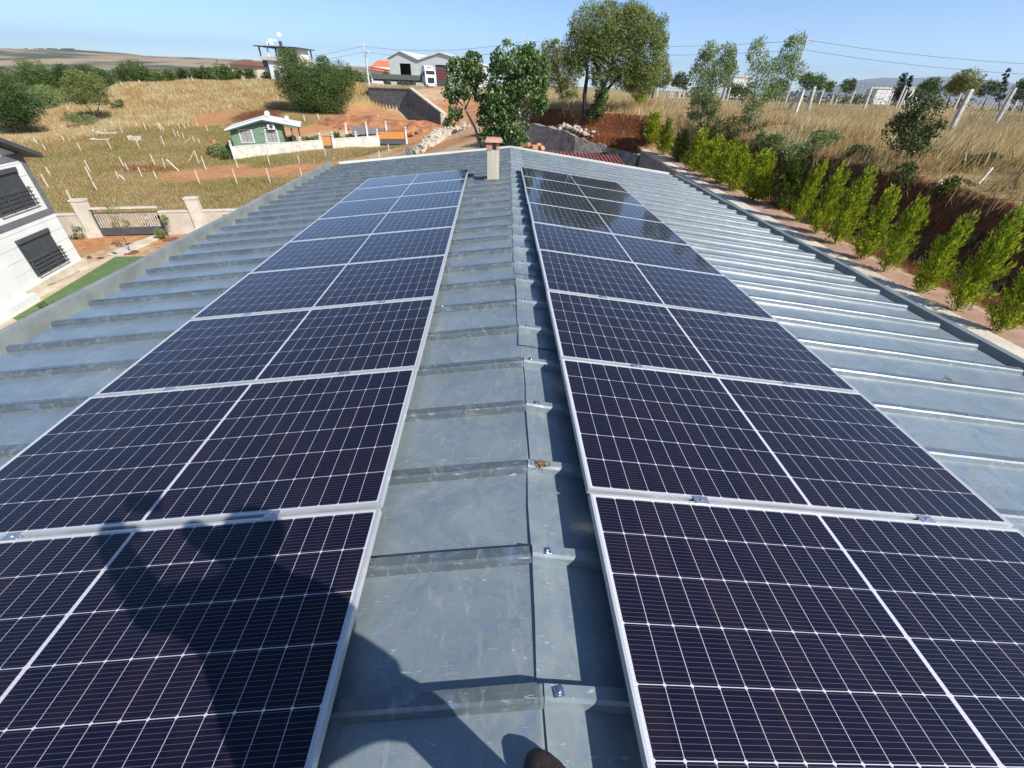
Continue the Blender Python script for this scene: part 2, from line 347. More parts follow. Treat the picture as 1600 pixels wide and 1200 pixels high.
# ================================================================== THE BUILDING UNDER THE CAMERA
TS = tan(.1133); XR = .15
zL = lambda x: -1.652+TS*x
zR = lambda x: -1.618-TS*x
SHL, SHR = .0313, -.010
Y0, Y1 = -3.0, 14.78
eaveL = lambda y: -4.36-.062*y
XER = 5.30
def mat_roof(name='roof_metal', k=1.):
    m = bpy.data.materials.new(name); n, b = nodes(m); N = n.nodes; L = n.links
    tc = N.new('ShaderNodeTexCoord')
    def noise(s, d=5, r=.6, st=None, dist=0):
        z = N.new('ShaderNodeTexNoise'); z.inputs['Scale'].default_value = s; z.inputs['Detail'].default_value = d; z.inputs['Roughness'].default_value = r; z.inputs['Distortion'].default_value = dist
        if st:
            mp = N.new('ShaderNodeMapping'); mp.inputs['Scale'].default_value = st; mp.inputs['Rotation'].default_value = (0, 0, .5); L.new(tc.outputs['Object'], mp.inputs[0]); L.new(mp.outputs[0], z.inputs['Vector'])
        else: L.new(tc.outputs['Object'], z.inputs['Vector'])
        return z.outputs[0]
    def ramp(src, c0, c1, a, bb):
        r = N.new('ShaderNodeValToRGB'); e = r.color_ramp.elements; e[0].position = a; e[1].position = bb; e[0].color = (*c0, 1); e[1].color = (*c1, 1); L.new(src, r.inputs[0]); return r.outputs[0]
    def mix(f, a, c, kk_=None):
        x = N.new('ShaderNodeMix'); x.data_type = 'RGBA'; L.new(f, x.inputs[0]); L.new(a, x.inputs[6]); L.new(c, x.inputs[7]); return x.outputs[2]
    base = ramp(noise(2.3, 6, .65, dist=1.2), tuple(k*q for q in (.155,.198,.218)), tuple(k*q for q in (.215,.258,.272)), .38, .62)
    blue = ramp(noise(5.5, 5, .6, dist=2.2), (0,0,0), (.6,.6,.6), .53, .66)
    rgb = N.new('ShaderNodeRGB'); rgb.outputs[0].default_value = (.125,.18,.26, 1)
    c = mix(blue, base, rgb.outputs[0])
    dust = ramp(noise(11, 6, .7, (1, .45, 1), 1.6), (0,0,0), (.5,.5,.5), .54, .74); rg2 = N.new('ShaderNodeRGB'); rg2.outputs[0].default_value = (.38,.39,.385, 1)
    c = mix(dust, c, rg2.outputs[0])
    scr = ramp(noise(26, 3, .5, (.35, 2.2, 1), 3), (0,0,0), (.6,.6,.6), .66, .70); rg3 = N.new('ShaderNodeRGB'); rg3.outputs[0].default_value = (.5,.52,.5, 1)
    c = mix(scr, c, rg3.outputs[0])
    L.new(c, b.inputs['Base Color'])
    rr = ramp(noise(6, 5, .7, dist=1.5), (.40,.40,.40), (.55,.55,.55), .35, .65); L.new(rr, b.inputs['Roughness'])
    b.inputs['Metallic'].default_value = .1; b.inputs['Specular IOR Level'].default_value = .5; b.inputs['Coat Weight'].default_value = .9; b.inputs['Coat Roughness'].default_value = .30; b.inputs['Coat IOR'].default_value = 1.6
    bp = N.new('ShaderNodeBump'); bp.inputs['Strength'].default_value = .4; bp.inputs['Distance'].default_value = .012; L.new(noise(7, 3, .5), bp.inputs['Height'])
    bp2 = N.new('ShaderNodeBump'); bp2.inputs['Strength'].default_value = .15; bp2.inputs['Distance'].default_value = .004; L.new(noise(60, 3, .6), bp2.inputs['Height']); L.new(bp.outputs[0], bp2.inputs['Normal'])
    L.new(bp2.outputs[0], b.inputs['Normal']); return m
M_roof = mat_roof(); M_rib_dim = mat_roof('rib_metal_dim', .46); M_rib_r = mat_roof('rib_metal_sunny', .8)   # ribs painted dark for weak sky reflection, lighter copy for the sunlit right slope
M_gut = mat('gutter_metal', (.33,.36,.35), .45, .3, c2=(.24,.26,.25), scale=3, bump=.1, bscale=20)
M_gut_dark = mat('gutter_inner', (.10,.115,.13), .5, .2, scale=3)
M_white = mat('white_trim', (.66,.65,.60), .6, c2=(.6,.58,.52), scale=3)
M_wallb = mat('building_plaster', (.60,.57,.50), .9, c2=(.5,.46,.40), scale=1.5, bump=.2)
M_screw = mat('screw_zinc', (.75,.75,.75), .25, 1.0)
M_rust = mat('rust', (.42,.22,.09), .9, c2=(.2,.09,.04), scale=30)
bld = thing('metal_roofed_building', 'long building with a grey-blue ribbed metal roof carrying the solar panels', 'building', (0, 6, -8.5))
prof = [-3.0]; ph = [0]
k = -6
RIBH = .044
ys = []; hs = []
kk = np.arange(-6, 31)
for q in kk*.5:
    for dy, hh in ((-.037, 0), (-.027, RIBH-.011), (-.016, RIBH), (.020, RIBH), (.036, 0), (.25, .0006)):
        ys.append(q+dy); hs.append(hh)
ys = np.array(ys); hs = np.array(hs)
def roof_half(left, off=0., x0=None, x1=None, lap=True, ya=Y0, yb=Y1):
    sel = (ys >= ya) & (ys <= yb); yy, hh = ys[sel], hs[sel]
    xs = np.linspace(0, 1, 24); V = []
    for i, y in enumerate(yy):
        a = XR if x0 is None else x0
        e = (eaveL(y) if left else XER) if x1 is None else x1
        if left: yw = lambda x: y+SHL*(x-XR)
        else: yw = lambda x: y+SHR*(x-XR)
        for j, t in enumerate(xs):
            x = a+(e-a)*t; z = (zL(x) if left else zR(x))+hh[i]+off
            z += .0016*sin(x*9.1+yy[i]*13.7)*sin(x*3.3-yy[i]*7.1)
            if hh[i] > .01: z += .0012*sin(x*31+yy[i]*5)
            V.append((x, min(yw(x), Y1) if yb == Y1 else yw(x), z))
    nr, nc_ = len(yy), len(xs); i = np.arange(nc_-1)[None]+nc_*np.arange(nr-1)[:, None]
    return np.array(V), np.stack([i, i+1, i+nc_+1, i+nc_], -1).reshape(-1, 4)
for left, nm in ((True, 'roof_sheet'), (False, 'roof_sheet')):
    V, Fc = roof_half(left); o = npmesh(nm, V, Fc, M_roof, bld); o.data.materials.append(M_rib_dim if left else M_rib_r)
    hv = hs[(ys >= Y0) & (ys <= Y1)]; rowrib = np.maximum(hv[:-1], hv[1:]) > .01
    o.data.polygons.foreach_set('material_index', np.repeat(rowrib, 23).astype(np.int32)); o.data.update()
# lap edges of the sheets: a thin raised seam on the far side of each second rib
mb = MB()
for q in kk[1:]*.5:
    if q > Y1-.3: continue
    for left in (True, False):
        a = XR-.01 if left else XR+.30; e = eaveL(q) if left else XER; n = 12
        sh = SHL if left else SHR; zf = zL if left else zR
        P = []
        for j in range(n+1):
            x = a+(e-a)*j/n; y = q+.019+sh*(x-XR)+.002*sin(x*7+q*3); z = zf(x)+RIBH+.0022+.0015*sin(x*5+q*11)
            P.append((x, y, z))
        for p0, p1 in zip(P[:-1], P[1:]):
            mb.add([(p0[0],p0[1]-.034,p0[2]), (p1[0],p1[1]-.034,p1[2]), (p1[0],p1[1]+.004,p1[2]+.001), (p0[0],p0[1]+.004,p0[2]+.001), (p0[0],p0[1]+.004,p0[2]-.012), (p1[0],p1[1]+.004,p1[2]-.012)], [(0,1,2,3),(3,2,5,4)])
o = mb.build('lap_seam', M_rib_dim, bld)
# deck under the sheets and walls
mb = MB()
def slab(x0, x1a, x1b, zf, t0, t1):
    a = [(x0, Y0, zf(x0)), (x1a, Y0, zf(x1a)), (x1b, Y1, zf(x1b)), (x0, Y1, zf(x0))]; mb.prism(a, (0,0,-t0), (0,0,-t1))
slab(XR, eaveL(Y0)+.03, eaveL(Y1)+.03, zL, .012, .06); slab(XR+.003, XER-.03, XER-.03, zR, .012, .06)
mb.build('roof_deck', M_white, bld)
mb = MB(); mb.prism([(-4.2,-2.7,-8.6), (5.0,-2.7,-8.6), (5.0,-2.7,-2.26), (.15,-2.7,-1.72), (-4.2,-2.7,-2.2)], (0,0,0), (0,17.2,0)); mb.build('wall', M_wallb, bld)
# gutters
def gutter(side):
    mb = MB(); mb2 = MB(); ysq = np.linspace(Y0, Y1+.05, 20)
    for ya, yb in zip(ysq[:-1], ysq[1:]):
        def ring(y):
            e = eaveL(y) if side < 0 else XER; s = side; z = (zL(e) if side < 0 else zR(e))
            wob = .006*sin(y*2.1)
            gw = .25 if side < 0 else .19; hl = .045+wob if side < 0 else .02+wob
            return [(e-s*.01, z-.02), (e-s*.01, z-.13), (e+s*gw, z-.13), (e+s*gw, z+hl), (e+s*(gw+.075), z+hl+.006), (e+s*(gw+.075), z-.15), (e-s*.03, z-.15), (e-s*.03, z-.02)]
        a, b = ring(ya), ring(yb); n = len(a)
        vs = [(x, ya, z) for x, z in a]+[(x, yb, z) for x, z in b]
        (mb).add(vs, [(i, (i+1) % n, n+(i+1) % n, n+i) for i in range(n)])
    return mb.build('gutter', M_gut if side < 0 else mat('gutter_metal_right', (.27,.31,.32), .45, .3, c2=(.2,.23,.24), scale=3), bld)
gutter(-1); gutter(1)
# gable flashing at the far end
mb = MB()
for a, e, zf, sh in ((XR, eaveL(Y1), zL, SHL), (XR, XER, zR, SHR)):
    for j in range(6):
        x0 = a+(e-a)*j/6; x1 = a+(e-a)*(j+1)/6; X0, X1 = min(x0, x1), max(x0, x1)
        P = [(X0, Y1+.035+0*X0, zf(X0)+.0), (X1, Y1+.035, zf(X1)+.0), (X1, Y1+.035, zf(X1)+.062), (X0, Y1+.035, zf(X0)+.062)]
        mb.prism(P, (0,-.05,0), (0,.02,0))
mb.build('gable_flashing', M_white, bld)
# ridge cap: overlapping lengths that follow the ribs, lap joint open on the left
segs = [(-3, -1.02), (-1.05, .56), (.50, 1.55), (1.48, 2.62), (2.55, 4.1), (4.05, 6.1), (6.0, 8.05), (8.0, 10.1), (10.0, 12.1), (12.0, 14.78)]
for i, (a, b) in enumerate(segs):
    sel = (ys >= a) & (ys <= b); yy, hh = ys[sel], hs[sel]
    xl = XR+[.03,.015,-.005,.012,-.02,-.035,-.03,-.03,-.03,-.03][i]; V = []; xs = [xl, xl+.002, xl+.05, XR+.12, XR+.20, XR+.285]
    for y, h in zip(yy, hh):
        for j, x in enumerate(xs):
            z = max(zR(x), 0-9) if x > XR else zL(x)
            lift = [.0015, .009, .0075, .005, .004, .003][j]+.003*sin(y*6+i)*(1 if j < 3 else .2)
            V.append((x+.004*sin(y*9), y+SHR*(x-XR), min(z, -1.635)+h+lift+.0004*i % .002))
    nc_ = len(xs); I = np.arange(nc_-1)[None]+nc_*np.arange(len(yy)-1)[:, None]
    npmesh('ridge_cap', np.array(V), np.stack([I, I+1, I+nc_+1, I+nc_], -1).reshape(-1, 4), M_roof, bld)
# roofing screws with washers
mbs = MB(); mbs.box(-.017, .017, -.015, .015, 0, .0025); mbs.lathe((0, 0, .0025), [(.012, 0), (.012, .003), (.006, .004), (.006, .010), (.002, .011)], 10)
scr0 = mbs.build('roofing_screw', M_screw, bld); first = True
def screw(x, y, z, rz=0, s=1):
    global first
    o = scr0 if first else scr0.copy()
    if not first: COL.objects.link(o); o.parent = bld; o.matrix_parent_inverse = scr0.matrix_parent_inverse
    first = False; o.location = (x, y, z); o.rotation_euler = (0, -TS if x < XR else TS, rz); o.scale = (s, s, s)
rs = np.random.RandomState(5)
for q in range(1, 29):
    y = q*.5; screw(XR+.065+rs.uniform(-.01, .012), y-.003, zR(XR+.07)+RIBH+.010, rs.uniform(-.3, .3))
for q in range(1, 29, 2):
    for x in (-.42-.03*q*.5, -3.35-.03*q*.5, 3.6, 4.75):
        if rs.rand() < .75:
            x += rs.uniform(-.1, .1); y = q*.5+(SHL if x < XR else SHR)*(x-XR); screw(x, y, (zL(x) if x < XR else zR(x))+RIBH+.0045, rs.uniform(-.5, .5), .62)
# open ridge end near the far gable: rows of screws that glint
for q in range(22, 29):
    for dx in (-.02, .10, .22, .34):
        x = XR+dx; screw(x, q*.5-.004, (zR(x) if x > XR else -1.638)+RIBH+.011, rs.uniform(-.4, .4), 1.1)
# chimney
ch = MB(); cz = zL(-.25)
cx0, cx1, cyy = -.38, -.135, 9.70
ch.box(cx0, cx1, cyy, cyy+.27, cz-.1, cz+.56); o = ch.build('chimney', mat('chimney_render', (.55,.52,.40), .9, c2=(.42,.40,.31), scale=5, bump=.2, stretch=(3, 3, .7)), bld)
c2 = MB()
for x in (cx0, cx1-.06):
    for y in (cyy, cyy+.24): c2.box(x, x+.06, y, y+.06, cz+.56, cz+.70)
c2.box(cx0-.02, cx0+.10, cyy-.01, cyy+.05, cz+.561, cz+.69); c2.box(cx0+.06, cx1-.06, cyy+.1, cyy+.2, cz+.56, cz+.66)
c2.add([(cx0-.05, cyy-.05, cz+.701), (cx1+.05, cyy-.05, cz+.701), (cx1+.07, cyy+.36, cz+.701), (cx0-.07, cyy+.36, cz+.701), (cx0-.02, cyy, cz+.77), (cx1+.02, cyy, cz+.77), (cx1+.02, cyy+.3, cz+.77), (cx0-.02, cyy+.3, cz+.77)],
       [(3,2,1,0),(0,1,5,4),(1,2,6,5),(2,3,7,6),(3,0,4,7),(4,5,6,7)])
cc = c2.build('chimney_cap', mat('terracotta', (.50,.27,.21), .85, c2=(.40,.20,.15), scale=9), o); cc.matrix_parent_inverse = Matrix()
fl = MB(); fl.box(cx0-.06, cx1+.05, cyy-.05, cyy+.34, cz-.01, cz+.012); f_ = fl.build('flashing', M_rust, o); f_.matrix_parent_inverse = Matrix()
# small finds on the roof
def twigs(name, label, x, y, z, n, s, seed):
    rs = np.random.RandomState(seed); mb = MB()
    for i in range(n):
        p = Vector((x+rs.normal()*s, y+rs.normal()*s*.4, z+abs(rs.normal())*.008)); d = Vector((rs.normal(), rs.normal(), rs.normal()*.3)).normalized()*rs.uniform(.01, .03)
        mb.tube([p-d, p, p+d+Vector((0, 0, .004))], .0022, 4)
    tag(mb.build(name, mat('dry_twigs', (.30,.20,.10), .9)), label, 'twigs')
twigs('dry_twigs', 'small tuft of dry brown twigs caught on the ridge cap', .215, 1.49, -1.648+RIBH+.008, 60, .018, 1)
twigs('dry_twigs', 'tiny brown twig scrap on the right roof slope near the gutter', *atp if False else (4.02, 3.0, zR(4.02)+RIBH+.006), 14, .03, 2)
# ================================================================== SOLAR PANELS
PL, PW = 2.278, 1.134
def mat_glass():
    m = bpy.data.materials.new('solar_cells'); n, b = nodes(m); N = n.nodes; L = n.links
    tc = N.new('ShaderNodeTexCoord'); sx = N.new('ShaderNodeSeparateXYZ'); L.new(tc.outputs['Object'], sx.inputs[0])
    def mth(op, a, bb=None, c=None):
        x = N.new('ShaderNodeMath'); x.operation = op
        for i, q in enumerate((a, bb, c)):
            if q is None: continue
            if isinstance(q, (int, float)): x.inputs[i].default_value = q
            else: L.new(q, x.inputs[i])
        return x.outputs[0]
    X, Y = sx.outputs[0], sx.outputs[1]
    half = mth('SUBTRACT', mth('ABSOLUTE', mth('SUBTRACT', X, PL/2)), .008)     # distance from the middle gap
    pu = .0924; pv = .18233
    u = mth('DIVIDE', half, pu); v = mth('DIVIDE', mth('SUBTRACT', Y, .020), pv)
    fu = mth('SUBTRACT', u, mth('ROUND', u)); fv = mth('SUBTRACT', v, mth('ROUND', v))
    du = mth('MULTIPLY', mth('ABSOLUTE', fu), pu); dv = mth('MULTIPLY', mth('ABSOLUTE', fv), pv)
    line = mth('MAXIMUM', mth('LESS_THAN', du, .0010), mth('LESS_THAN', dv, .0012))
    dia = mth('LESS_THAN', mth('ADD', du, dv), .0075)
    out = mth('MAXIMUM', mth('LESS_THAN', half, .0), mth('GREATER_THAN', half, pu*12))
    out = mth('MAXIMUM', out, mth('MAXIMUM', mth('LESS_THAN', Y, .018), mth('GREATER_THAN', Y, PW-.018)))
    white = mth('MAXIMUM', mth('MAXIMUM', line, dia), out)
    bb = mth('MULTIPLY', mth('ADD', v, 0), 12.0); fb = mth('ABSOLUTE', mth('SUBTRACT', mth('FRACT', bb), .5)); bus = mth('LESS_THAN', mth('MULTIPLY', fb, pv/12), .0004)
    cell = N.new('ShaderNodeCombineXYZ'); L.new(mth('ROUND', mth('ADD', mth('DIVIDE', X, pu), .5)), cell.inputs[0]); L.new(mth('FLOOR', v), cell.inputs[1])
    oi = N.new('ShaderNodeObjectInfo'); L.new(mth('MULTIPLY', oi.outputs['Random'], 97.), cell.inputs[2])
    wn = N.new('ShaderNodeTexWhiteNoise'); L.new(cell.outputs[0], wn.inputs[0])
    rp = N.new('ShaderNodeValToRGB'); e = rp.color_ramp.elements; e[0].color = (.0035,.0035,.017,1); e[1].color = (.009,.0055,.016,1); x = e.new(.6); x.color = (.005,.0045,.017,1); L.new(wn.outputs[0], rp.inputs[0])
    def mix(f, a, c):
        x = N.new('ShaderNodeMix'); x.data_type = 'RGBA'; L.new(f, x.inputs[0])
        for i, q in ((6, a), (7, c)):
            if isinstance(q, tuple): x.inputs[i].default_value = q
            else: L.new(q, x.inputs[i])
        return x.outputs[2]
    c1 = mix(bus, rp.outputs[0], (.24,.24,.27,1)); c2 = mix(white, c1, (.54,.54,.57,1))
    # thin dust film with faint smears
    nz = N.new('ShaderNodeTexNoise'); nz.inputs['Scale'].default_value = 3; nz.inputs['Detail'].default_value = 8; nz.inputs['Distortion'].default_value = 1; L.new(tc.outputs['Object'], nz.inputs['Vector'])
    r2 = N.new('ShaderNodeMapRange'); L.new(nz.outputs[0], r2.inputs[0]); r2.inputs[1].default_value = .3; r2.inputs[2].default_value = .8; r2.inputs[3].default_value = .002; r2.inputs[4].default_value = .014
    c3 = mix(r2.outputs[0], c2, (.45,.40,.36,1)); L.new(c3, b.inputs['Base Color'])
    b.inputs['Roughness'].default_value = .38; b.inputs['Specular IOR Level'].default_value = .10
    b.inputs['Coat Weight'].default_value = .85; b.inputs['Coat IOR'].default_value = 1.24; b.inputs['Coat Roughness'].default_value = .03
    L.new(mth('MULTIPLY', bus, .6), b.inputs['Metallic']); return m
M_cell = mat_glass()
M_alu = mat('anodised_aluminium', (.72,.73,.73), .38, .55, c2=(.64,.65,.65), scale=5)
M_clamp = mat('clamp_aluminium', (.8,.8,.8), .25, .9)
M_under = mat('backsheet', (.6,.6,.6), .7)
def panel_proto():
    t = thing('solar_panel', 'x', 'solar panel', (0, 0, 0), 'solar panels in two rows on the roof', False)
    fr = MB(); w = .011
    def bar(x0, x1, y0, y1):
        fr.box(x0, x1, y0, y1, -.035, 0)
    bar(0, PL, 0, w); bar(0, PL, PW-w, PW); bar(0, w, w, PW-w); bar(PL-w, PL, w, PW-w)
    for y0, y1 in ((w, w+.02), (PW-w-.02, PW-w)): fr.box(w, PL-w, y0, y1, -.035, -.033)
    f = fr.build('frame', M_alu, t)
    g = MB(); g.box(w, PL-w, w, PW-w, -.0065, -.0018); g.build('cell_glass', M_cell, t)
    bs = MB(); bs.box(w, PL-w, w, PW-w, -.0085, -.0068); bs.box(1.0, 1.10, .5, .62, -.03, -.0086); bs.build('backsheet', M_under, t)
    return t
def clampmb(mirror=False):
    c = MB(); 
    c.box(-.035, .035, -.021, .021, .0005, .0045); c.box(-.035, .035, -.004, .004, -.03, .0004)
    c.lathe((0, 0, .0045), [(.0075, 0), (.0075, .006), (.004, .007)], 8); return c
pp = panel_proto()
rail = MB(); rail.box(-.2, .2, -.02, .02, -.075, -.036); rail.box(-.2, .2, -.035, .035, -.079, -.0755)
rows_names = ['first', 'second', 'third', 'fourth', 'fifth', 'sixth', 'seventh', 'eighth', 'ninth']
def place_panels():
    usedp = False; clamp_me = None; rail_me = None; post = {}
    for side in ('L', 'R'):
        tt = .0313 if side == 'L' else .0084; a = .1133
        org = Vector((-.5064, .0695, -1.5998)) if side == 'L' else Vector((.4294, .1001, -1.5133))
        d = Vector((-cos(tt)*cos(a), -sin(tt)*cos(a), -sin(a))) if side == 'L' else Vector((cos(tt)*cos(a), sin(tt)*cos(a), -sin(a)))
        e = Vector((-sin(tt), cos(tt), 0)); nrm = (d.cross(e)) if side == 'R' else e.cross(d); nrm.normalize()
        if nrm.z < 0: nrm = -nrm
        jit = np.random.RandomState(3 if side == 'L' else 4)
        for j in range(9):
            o = org + e*(j*1.154+.010) + nrm*jit.uniform(-.0025, .0025) + d*jit.uniform(-.003, .003)
            if side == 'R': M = Matrix((d, e, nrm)).transposed().to_4x4(); M.translation = o
            else:
                # keep the frame right-handed: x runs down the slope, so start at the far edge
                M = Matrix((d, -e, nrm)).transposed().to_4x4(); M.translation = o+e*PW
            lab = f"dark solar panel, {rows_names[j]} row from the camera, in the {'left' if side == 'L' else 'right'} array"
            if side == 'L' and j == 0: lab = 'nearest solar panel of the left array, crossed by the photographer\'s shadow'
            if side == 'R' and j == 0: lab = 'nearest solar panel of the right array, at the bottom right of the photo'
            if not usedp: pp.matrix_world = M; pp['label'] = lab; t = pp; usedp = True
            else: t = dup_panel(M, lab)
            for x in (.52, 1.74):
                c = clamp_me = clamp_me or clampmb().build('x', M_clamp, None).data
                q = bpy.data.objects.new('clamp', c); COL.objects.link(q); q.parent = t; q.location = (x+jit.uniform(-.03, .03), (PW+.010) if side == 'R' else -.010, 0)
                rail_me = rail_me or rail.build('x', M_alu, None).data
                q = bpy.data.objects.new('mounting_rail', rail_me); COL.objects.link(q); q.parent = t; q.location = (x, (PW+.010) if side == 'R' else -.010, 0)
    for o in list(bpy.data.objects):
        if o.name.startswith('x') and o.parent is None and o.type == 'MESH': bpy.data.objects.remove(o)
def dup_panel(M, lab):
    c = pp.copy(); COL.objects.link(c); c.matrix_world = M; c['label'] = lab
    for ch in pp.children:
        if ch.name.split('.')[0] in ('clamp', 'mounting_rail'): continue
        d = ch.copy(); COL.objects.link(d); d.parent = c
    return c
place_panels()
# ================================================================== STONE WALLS ON THE RIGHT AND BEHIND
def mat_stone(name, c, c2, mortar, scale=2.2, st=(1, 1, 1)):
    m = bpy.data.materials.new(name); n, b = nodes(m); N = n.nodes; L = n.links; b.inputs['Roughness'].default_value = .92
    tc = N.new('ShaderNodeTexCoord'); mp = N.new('ShaderNodeMapping'); mp.inputs['Scale'].default_value = st; L.new(tc.outputs['Object'], mp.inputs[0])
    v = N.new('ShaderNodeTexVoronoi'); v.inputs['Scale'].default_value = scale; L.new(mp.outputs[0], v.inputs['Vector'])
    d = N.new('ShaderNodeTexVoronoi'); d.feature = 'DISTANCE_TO_EDGE'; d.inputs['Scale'].default_value = scale; L.new(mp.outputs[0], d.inputs['Vector'])
    r = N.new('ShaderNodeValToRGB'); e = r.color_ramp.elements; e[0].color = (*c2, 1); e[1].color = (*c, 1); L.new(v.outputs['Color'], r.inputs[0])
    k = N.new('ShaderNodeMapRange'); L.new(d.outputs[0], k.inputs[0]); k.inputs[1].default_value = .03; k.inputs[2].default_value = .09
    x = N.new('ShaderNodeMix'); x.data_type = 'RGBA'; L.new(k.outputs[0], x.inputs[0]); x.inputs[6].default_value = (*mortar, 1); L.new(r.outputs[0], x.inputs[7]); L.new(x.outputs[2], b.inputs['Base Color'])
    bp = N.new('ShaderNodeBump'); bp.inputs['Distance'].default_value = .05; bp.inputs['Strength'].default_value = 1; L.new(k.outputs[0], bp.inputs['Height']); L.new(bp.outputs[0], b.inputs['Normal']); return m
M_st = mat_stone('grey_stone', (.36,.34,.31), (.16,.155,.15), (.40,.37,.32), 3.2)
M_st_dark = mat_stone('dark_stone', (.20,.205,.21), (.085,.09,.095), (.24,.24,.235), 2.2)
M_st_pale = mat_stone('pale_rubble', (.66,.60,.50), (.38,.33,.26), (.50,.42,.32), 2.0)
def wall_strip(name, m, pts, th, label, cat, jag=0, parent=None, cap=None, capm=None, sub=6, seed=0):
    """pts: (x, y, zbottom, ztop); the wall runs along them"""
    rs = np.random.RandomState(seed); mb = MB(); mc = MB(); P = []
    for a, b in zip(pts[:-1], pts[1:]):
        for k in range(sub): P.append([a[i]+(b[i]-a[i])*k/sub for i in range(4)])
    P.append(list(pts[-1])); P = np.array(P)
    if jag: P[:, 3] += rs.normal(size=len(P))*jag
    T = np.gradient(P[:, :2], axis=0); T = T/np.linalg.norm(T, axis=1, keepdims=True); Nn = np.stack([-T[:, 1], T[:, 0]], 1)*th/2
    for i in range(len(P)-1):
        a, b = P[i], P[i+1]; na, nb = Nn[i], Nn[i+1]
        lo = [(a[0]+na[0], a[1]+na[1], a[2]), (b[0]+nb[0], b[1]+nb[1], b[2]), (b[0]-nb[0], b[1]-nb[1], b[2]), (a[0]-na[0], a[1]-na[1], a[2])]
        up = [(lo[0][0], lo[0][1], a[3]), (lo[1][0], lo[1][1], b[3]), (lo[2][0], lo[2][1], b[3]), (lo[3][0], lo[3][1], a[3])]
        fs = [(4,5,6,7),(0,1,5,4),(2,3,7,6)]
        if i == 0: fs.append((3,0,4,7))
        if i == len(P)-2: fs.append((1,2,6,5))
        mb.add(lo+up, fs)
        if cap:
            w2 = (th/2+cap[0])/(th/2)
            lo = [(a[0]+na[0]*w2, a[1]+na[1]*w2, a[3]+.002), (b[0]+nb[0]*w2, b[1]+nb[1]*w2, b[3]+.002), (b[0]-nb[0]*w2, b[1]-nb[1]*w2, b[3]+.002), (a[0]-na[0]*w2, a[1]-na[1]*w2, a[3]+.002)]
            mc.add(lo+[(q[0], q[1], q[2]+cap[1]) for q in lo], [(4,5,6,7),(0,1,5,4),(2,3,7,6),(0,3,2,1)]+([(3,0,4,7)] if i == 0 else [])+([(1,2,6,5)] if i == len(P)-2 else []))
    if cap:
        t = thing(name, label, cat, (pts[0][0], pts[0][1], pts[0][2])); mb.build('wall', m, t); mc.build('coping', capm, t); return t
    return tag(mb.build(name, m, parent), label, cat)
EDGEW = [(7.0,-6),(7.05,9),(7.3,16.5),(7.75,26.3)]
wall_strip('retaining_wall', M_st, [(x-.02, y, -8.6, -2.80) for x, y in EDGEW], .34, 'grey stone retaining wall below the tiled path, running beside the right gutter', 'wall', cap=(.03, .07), capm=M_conc, sub=8)
# path surface of pinkish tiles
M_path = mat('path_tiles', (.40,.25,.18), .9, c2=(.30,.18,.125), scale=3, bump=.3, bscale=30)
mb = MB(); PE = [(7.18,-8),(7.23,9),(7.48,16.5),(7.92,26.2)]
for (x0, y0), (x1, y1) in zip(PE[:-1], PE[1:]):
    mb.prism([(x0,y0,-2.76),(x0+.62,y0,-2.76),(x1+.62,y1,-2.76),(x1,y1,-2.76)], (0,0,-.1), (0,0,0))
tag(mb.build('path', M_path), kind='structure')
# dry wall holding the mound of the big tree
dw = [(7.7,26.6,-6,-3.05),(7.3,28.0,-6,-3.0),(6.3,28.9,-6.2,-2.9),(5.4,29.3,-6.4,-2.75),(4.4,29.7,-6.6,-2.45),(3.0,30.8,-6.6,-2.15),(2.0,31.9,-6.6,-2.1),(1.2,33.2,-6.6,-2.35)]
wall_strip('dry_stone_wall', M_st, dw, .5, 'weathered grey stone wall curving under the dark-trunked tree beyond the roof', 'wall', jag=.05, sub=5, seed=3)
# loose rubble on its top
def rocks(name, label, pts, n, s, m, seed, spread, cat='rubble', kind=None, stretch=1.):
    rs = np.random.RandomState(seed); mb = MB()
    ico = bmesh.new(); bmesh.ops.create_icosphere(ico, subdivisions=1, radius=1); iv = [v.co.copy() for v in ico.verts]; fi = [tuple(v.index for v in f.verts) for f in ico.faces]; ico.free()
    for i in range(n):
        k = rs.rand()*(len(pts)-1); a = int(k); t = k-a; c = np.array(pts[a])*(1-t)+np.array(pts[min(a+1, len(pts)-1)])*t + rs.normal(size=3)*np.array(spread)
        r = s*rs.uniform(.4, 1.4); sc = r*rs.uniform(.6, 1.2, 3)
        mb.add([(c[0]+v.x*sc[0]*(1+rs.normal()*.12), c[1]+v.y*sc[1]*(1+rs.normal()*.12), c[2]+v.z*sc[2]*.8) for v in iv], fi)
    o = mb.build(name, m); return tag(o, label, cat, kind=kind)
M_rock = mat('limestone', (.58,.52,.44), .9, c2=(.40,.34,.28), scale=2, bump=.6, bscale=8)
rocks('rubble', 'loose pale stones lying on the curved wall below the big tree', [(5.6,29.6,-2.5),(4.4,30.1,-2.2),(3.6,30.7,-2.05)], 70, .13, M_rock, 2, (.2,.3,.08), kind='stuff')
M_brick = mat('orange_blocks', (.58,.30,.17), .9, c2=(.46,.22,.12), scale=6, bump=.4)
mb = MB(); rs = np.random.RandomState(8)
for i in range(46):
    p = PX(rs.uniform(812, 848), 232, Y=22.5); z = -2.75+rs.uniform(-.2, .42)*(1 if rs.rand() < .6 else .3); a = rs.uniform(0, 3); r = Matrix.Rotation(a, 3, 'Z') @ Matrix.Rotation(rs.uniform(-.5, .5), 3, 'X')
    s_ = rs.uniform(.09, .17)
    mb.box(-s_, s_, -s_*.6, s_*.6, -s_*.5, s_*.5, 0, lambda x, y, zz: tuple(r@Vector((x, y, zz))+Vector((p[0], 22.5+rs.uniform(-.02, .02)+(i % 7)*.12, z))))
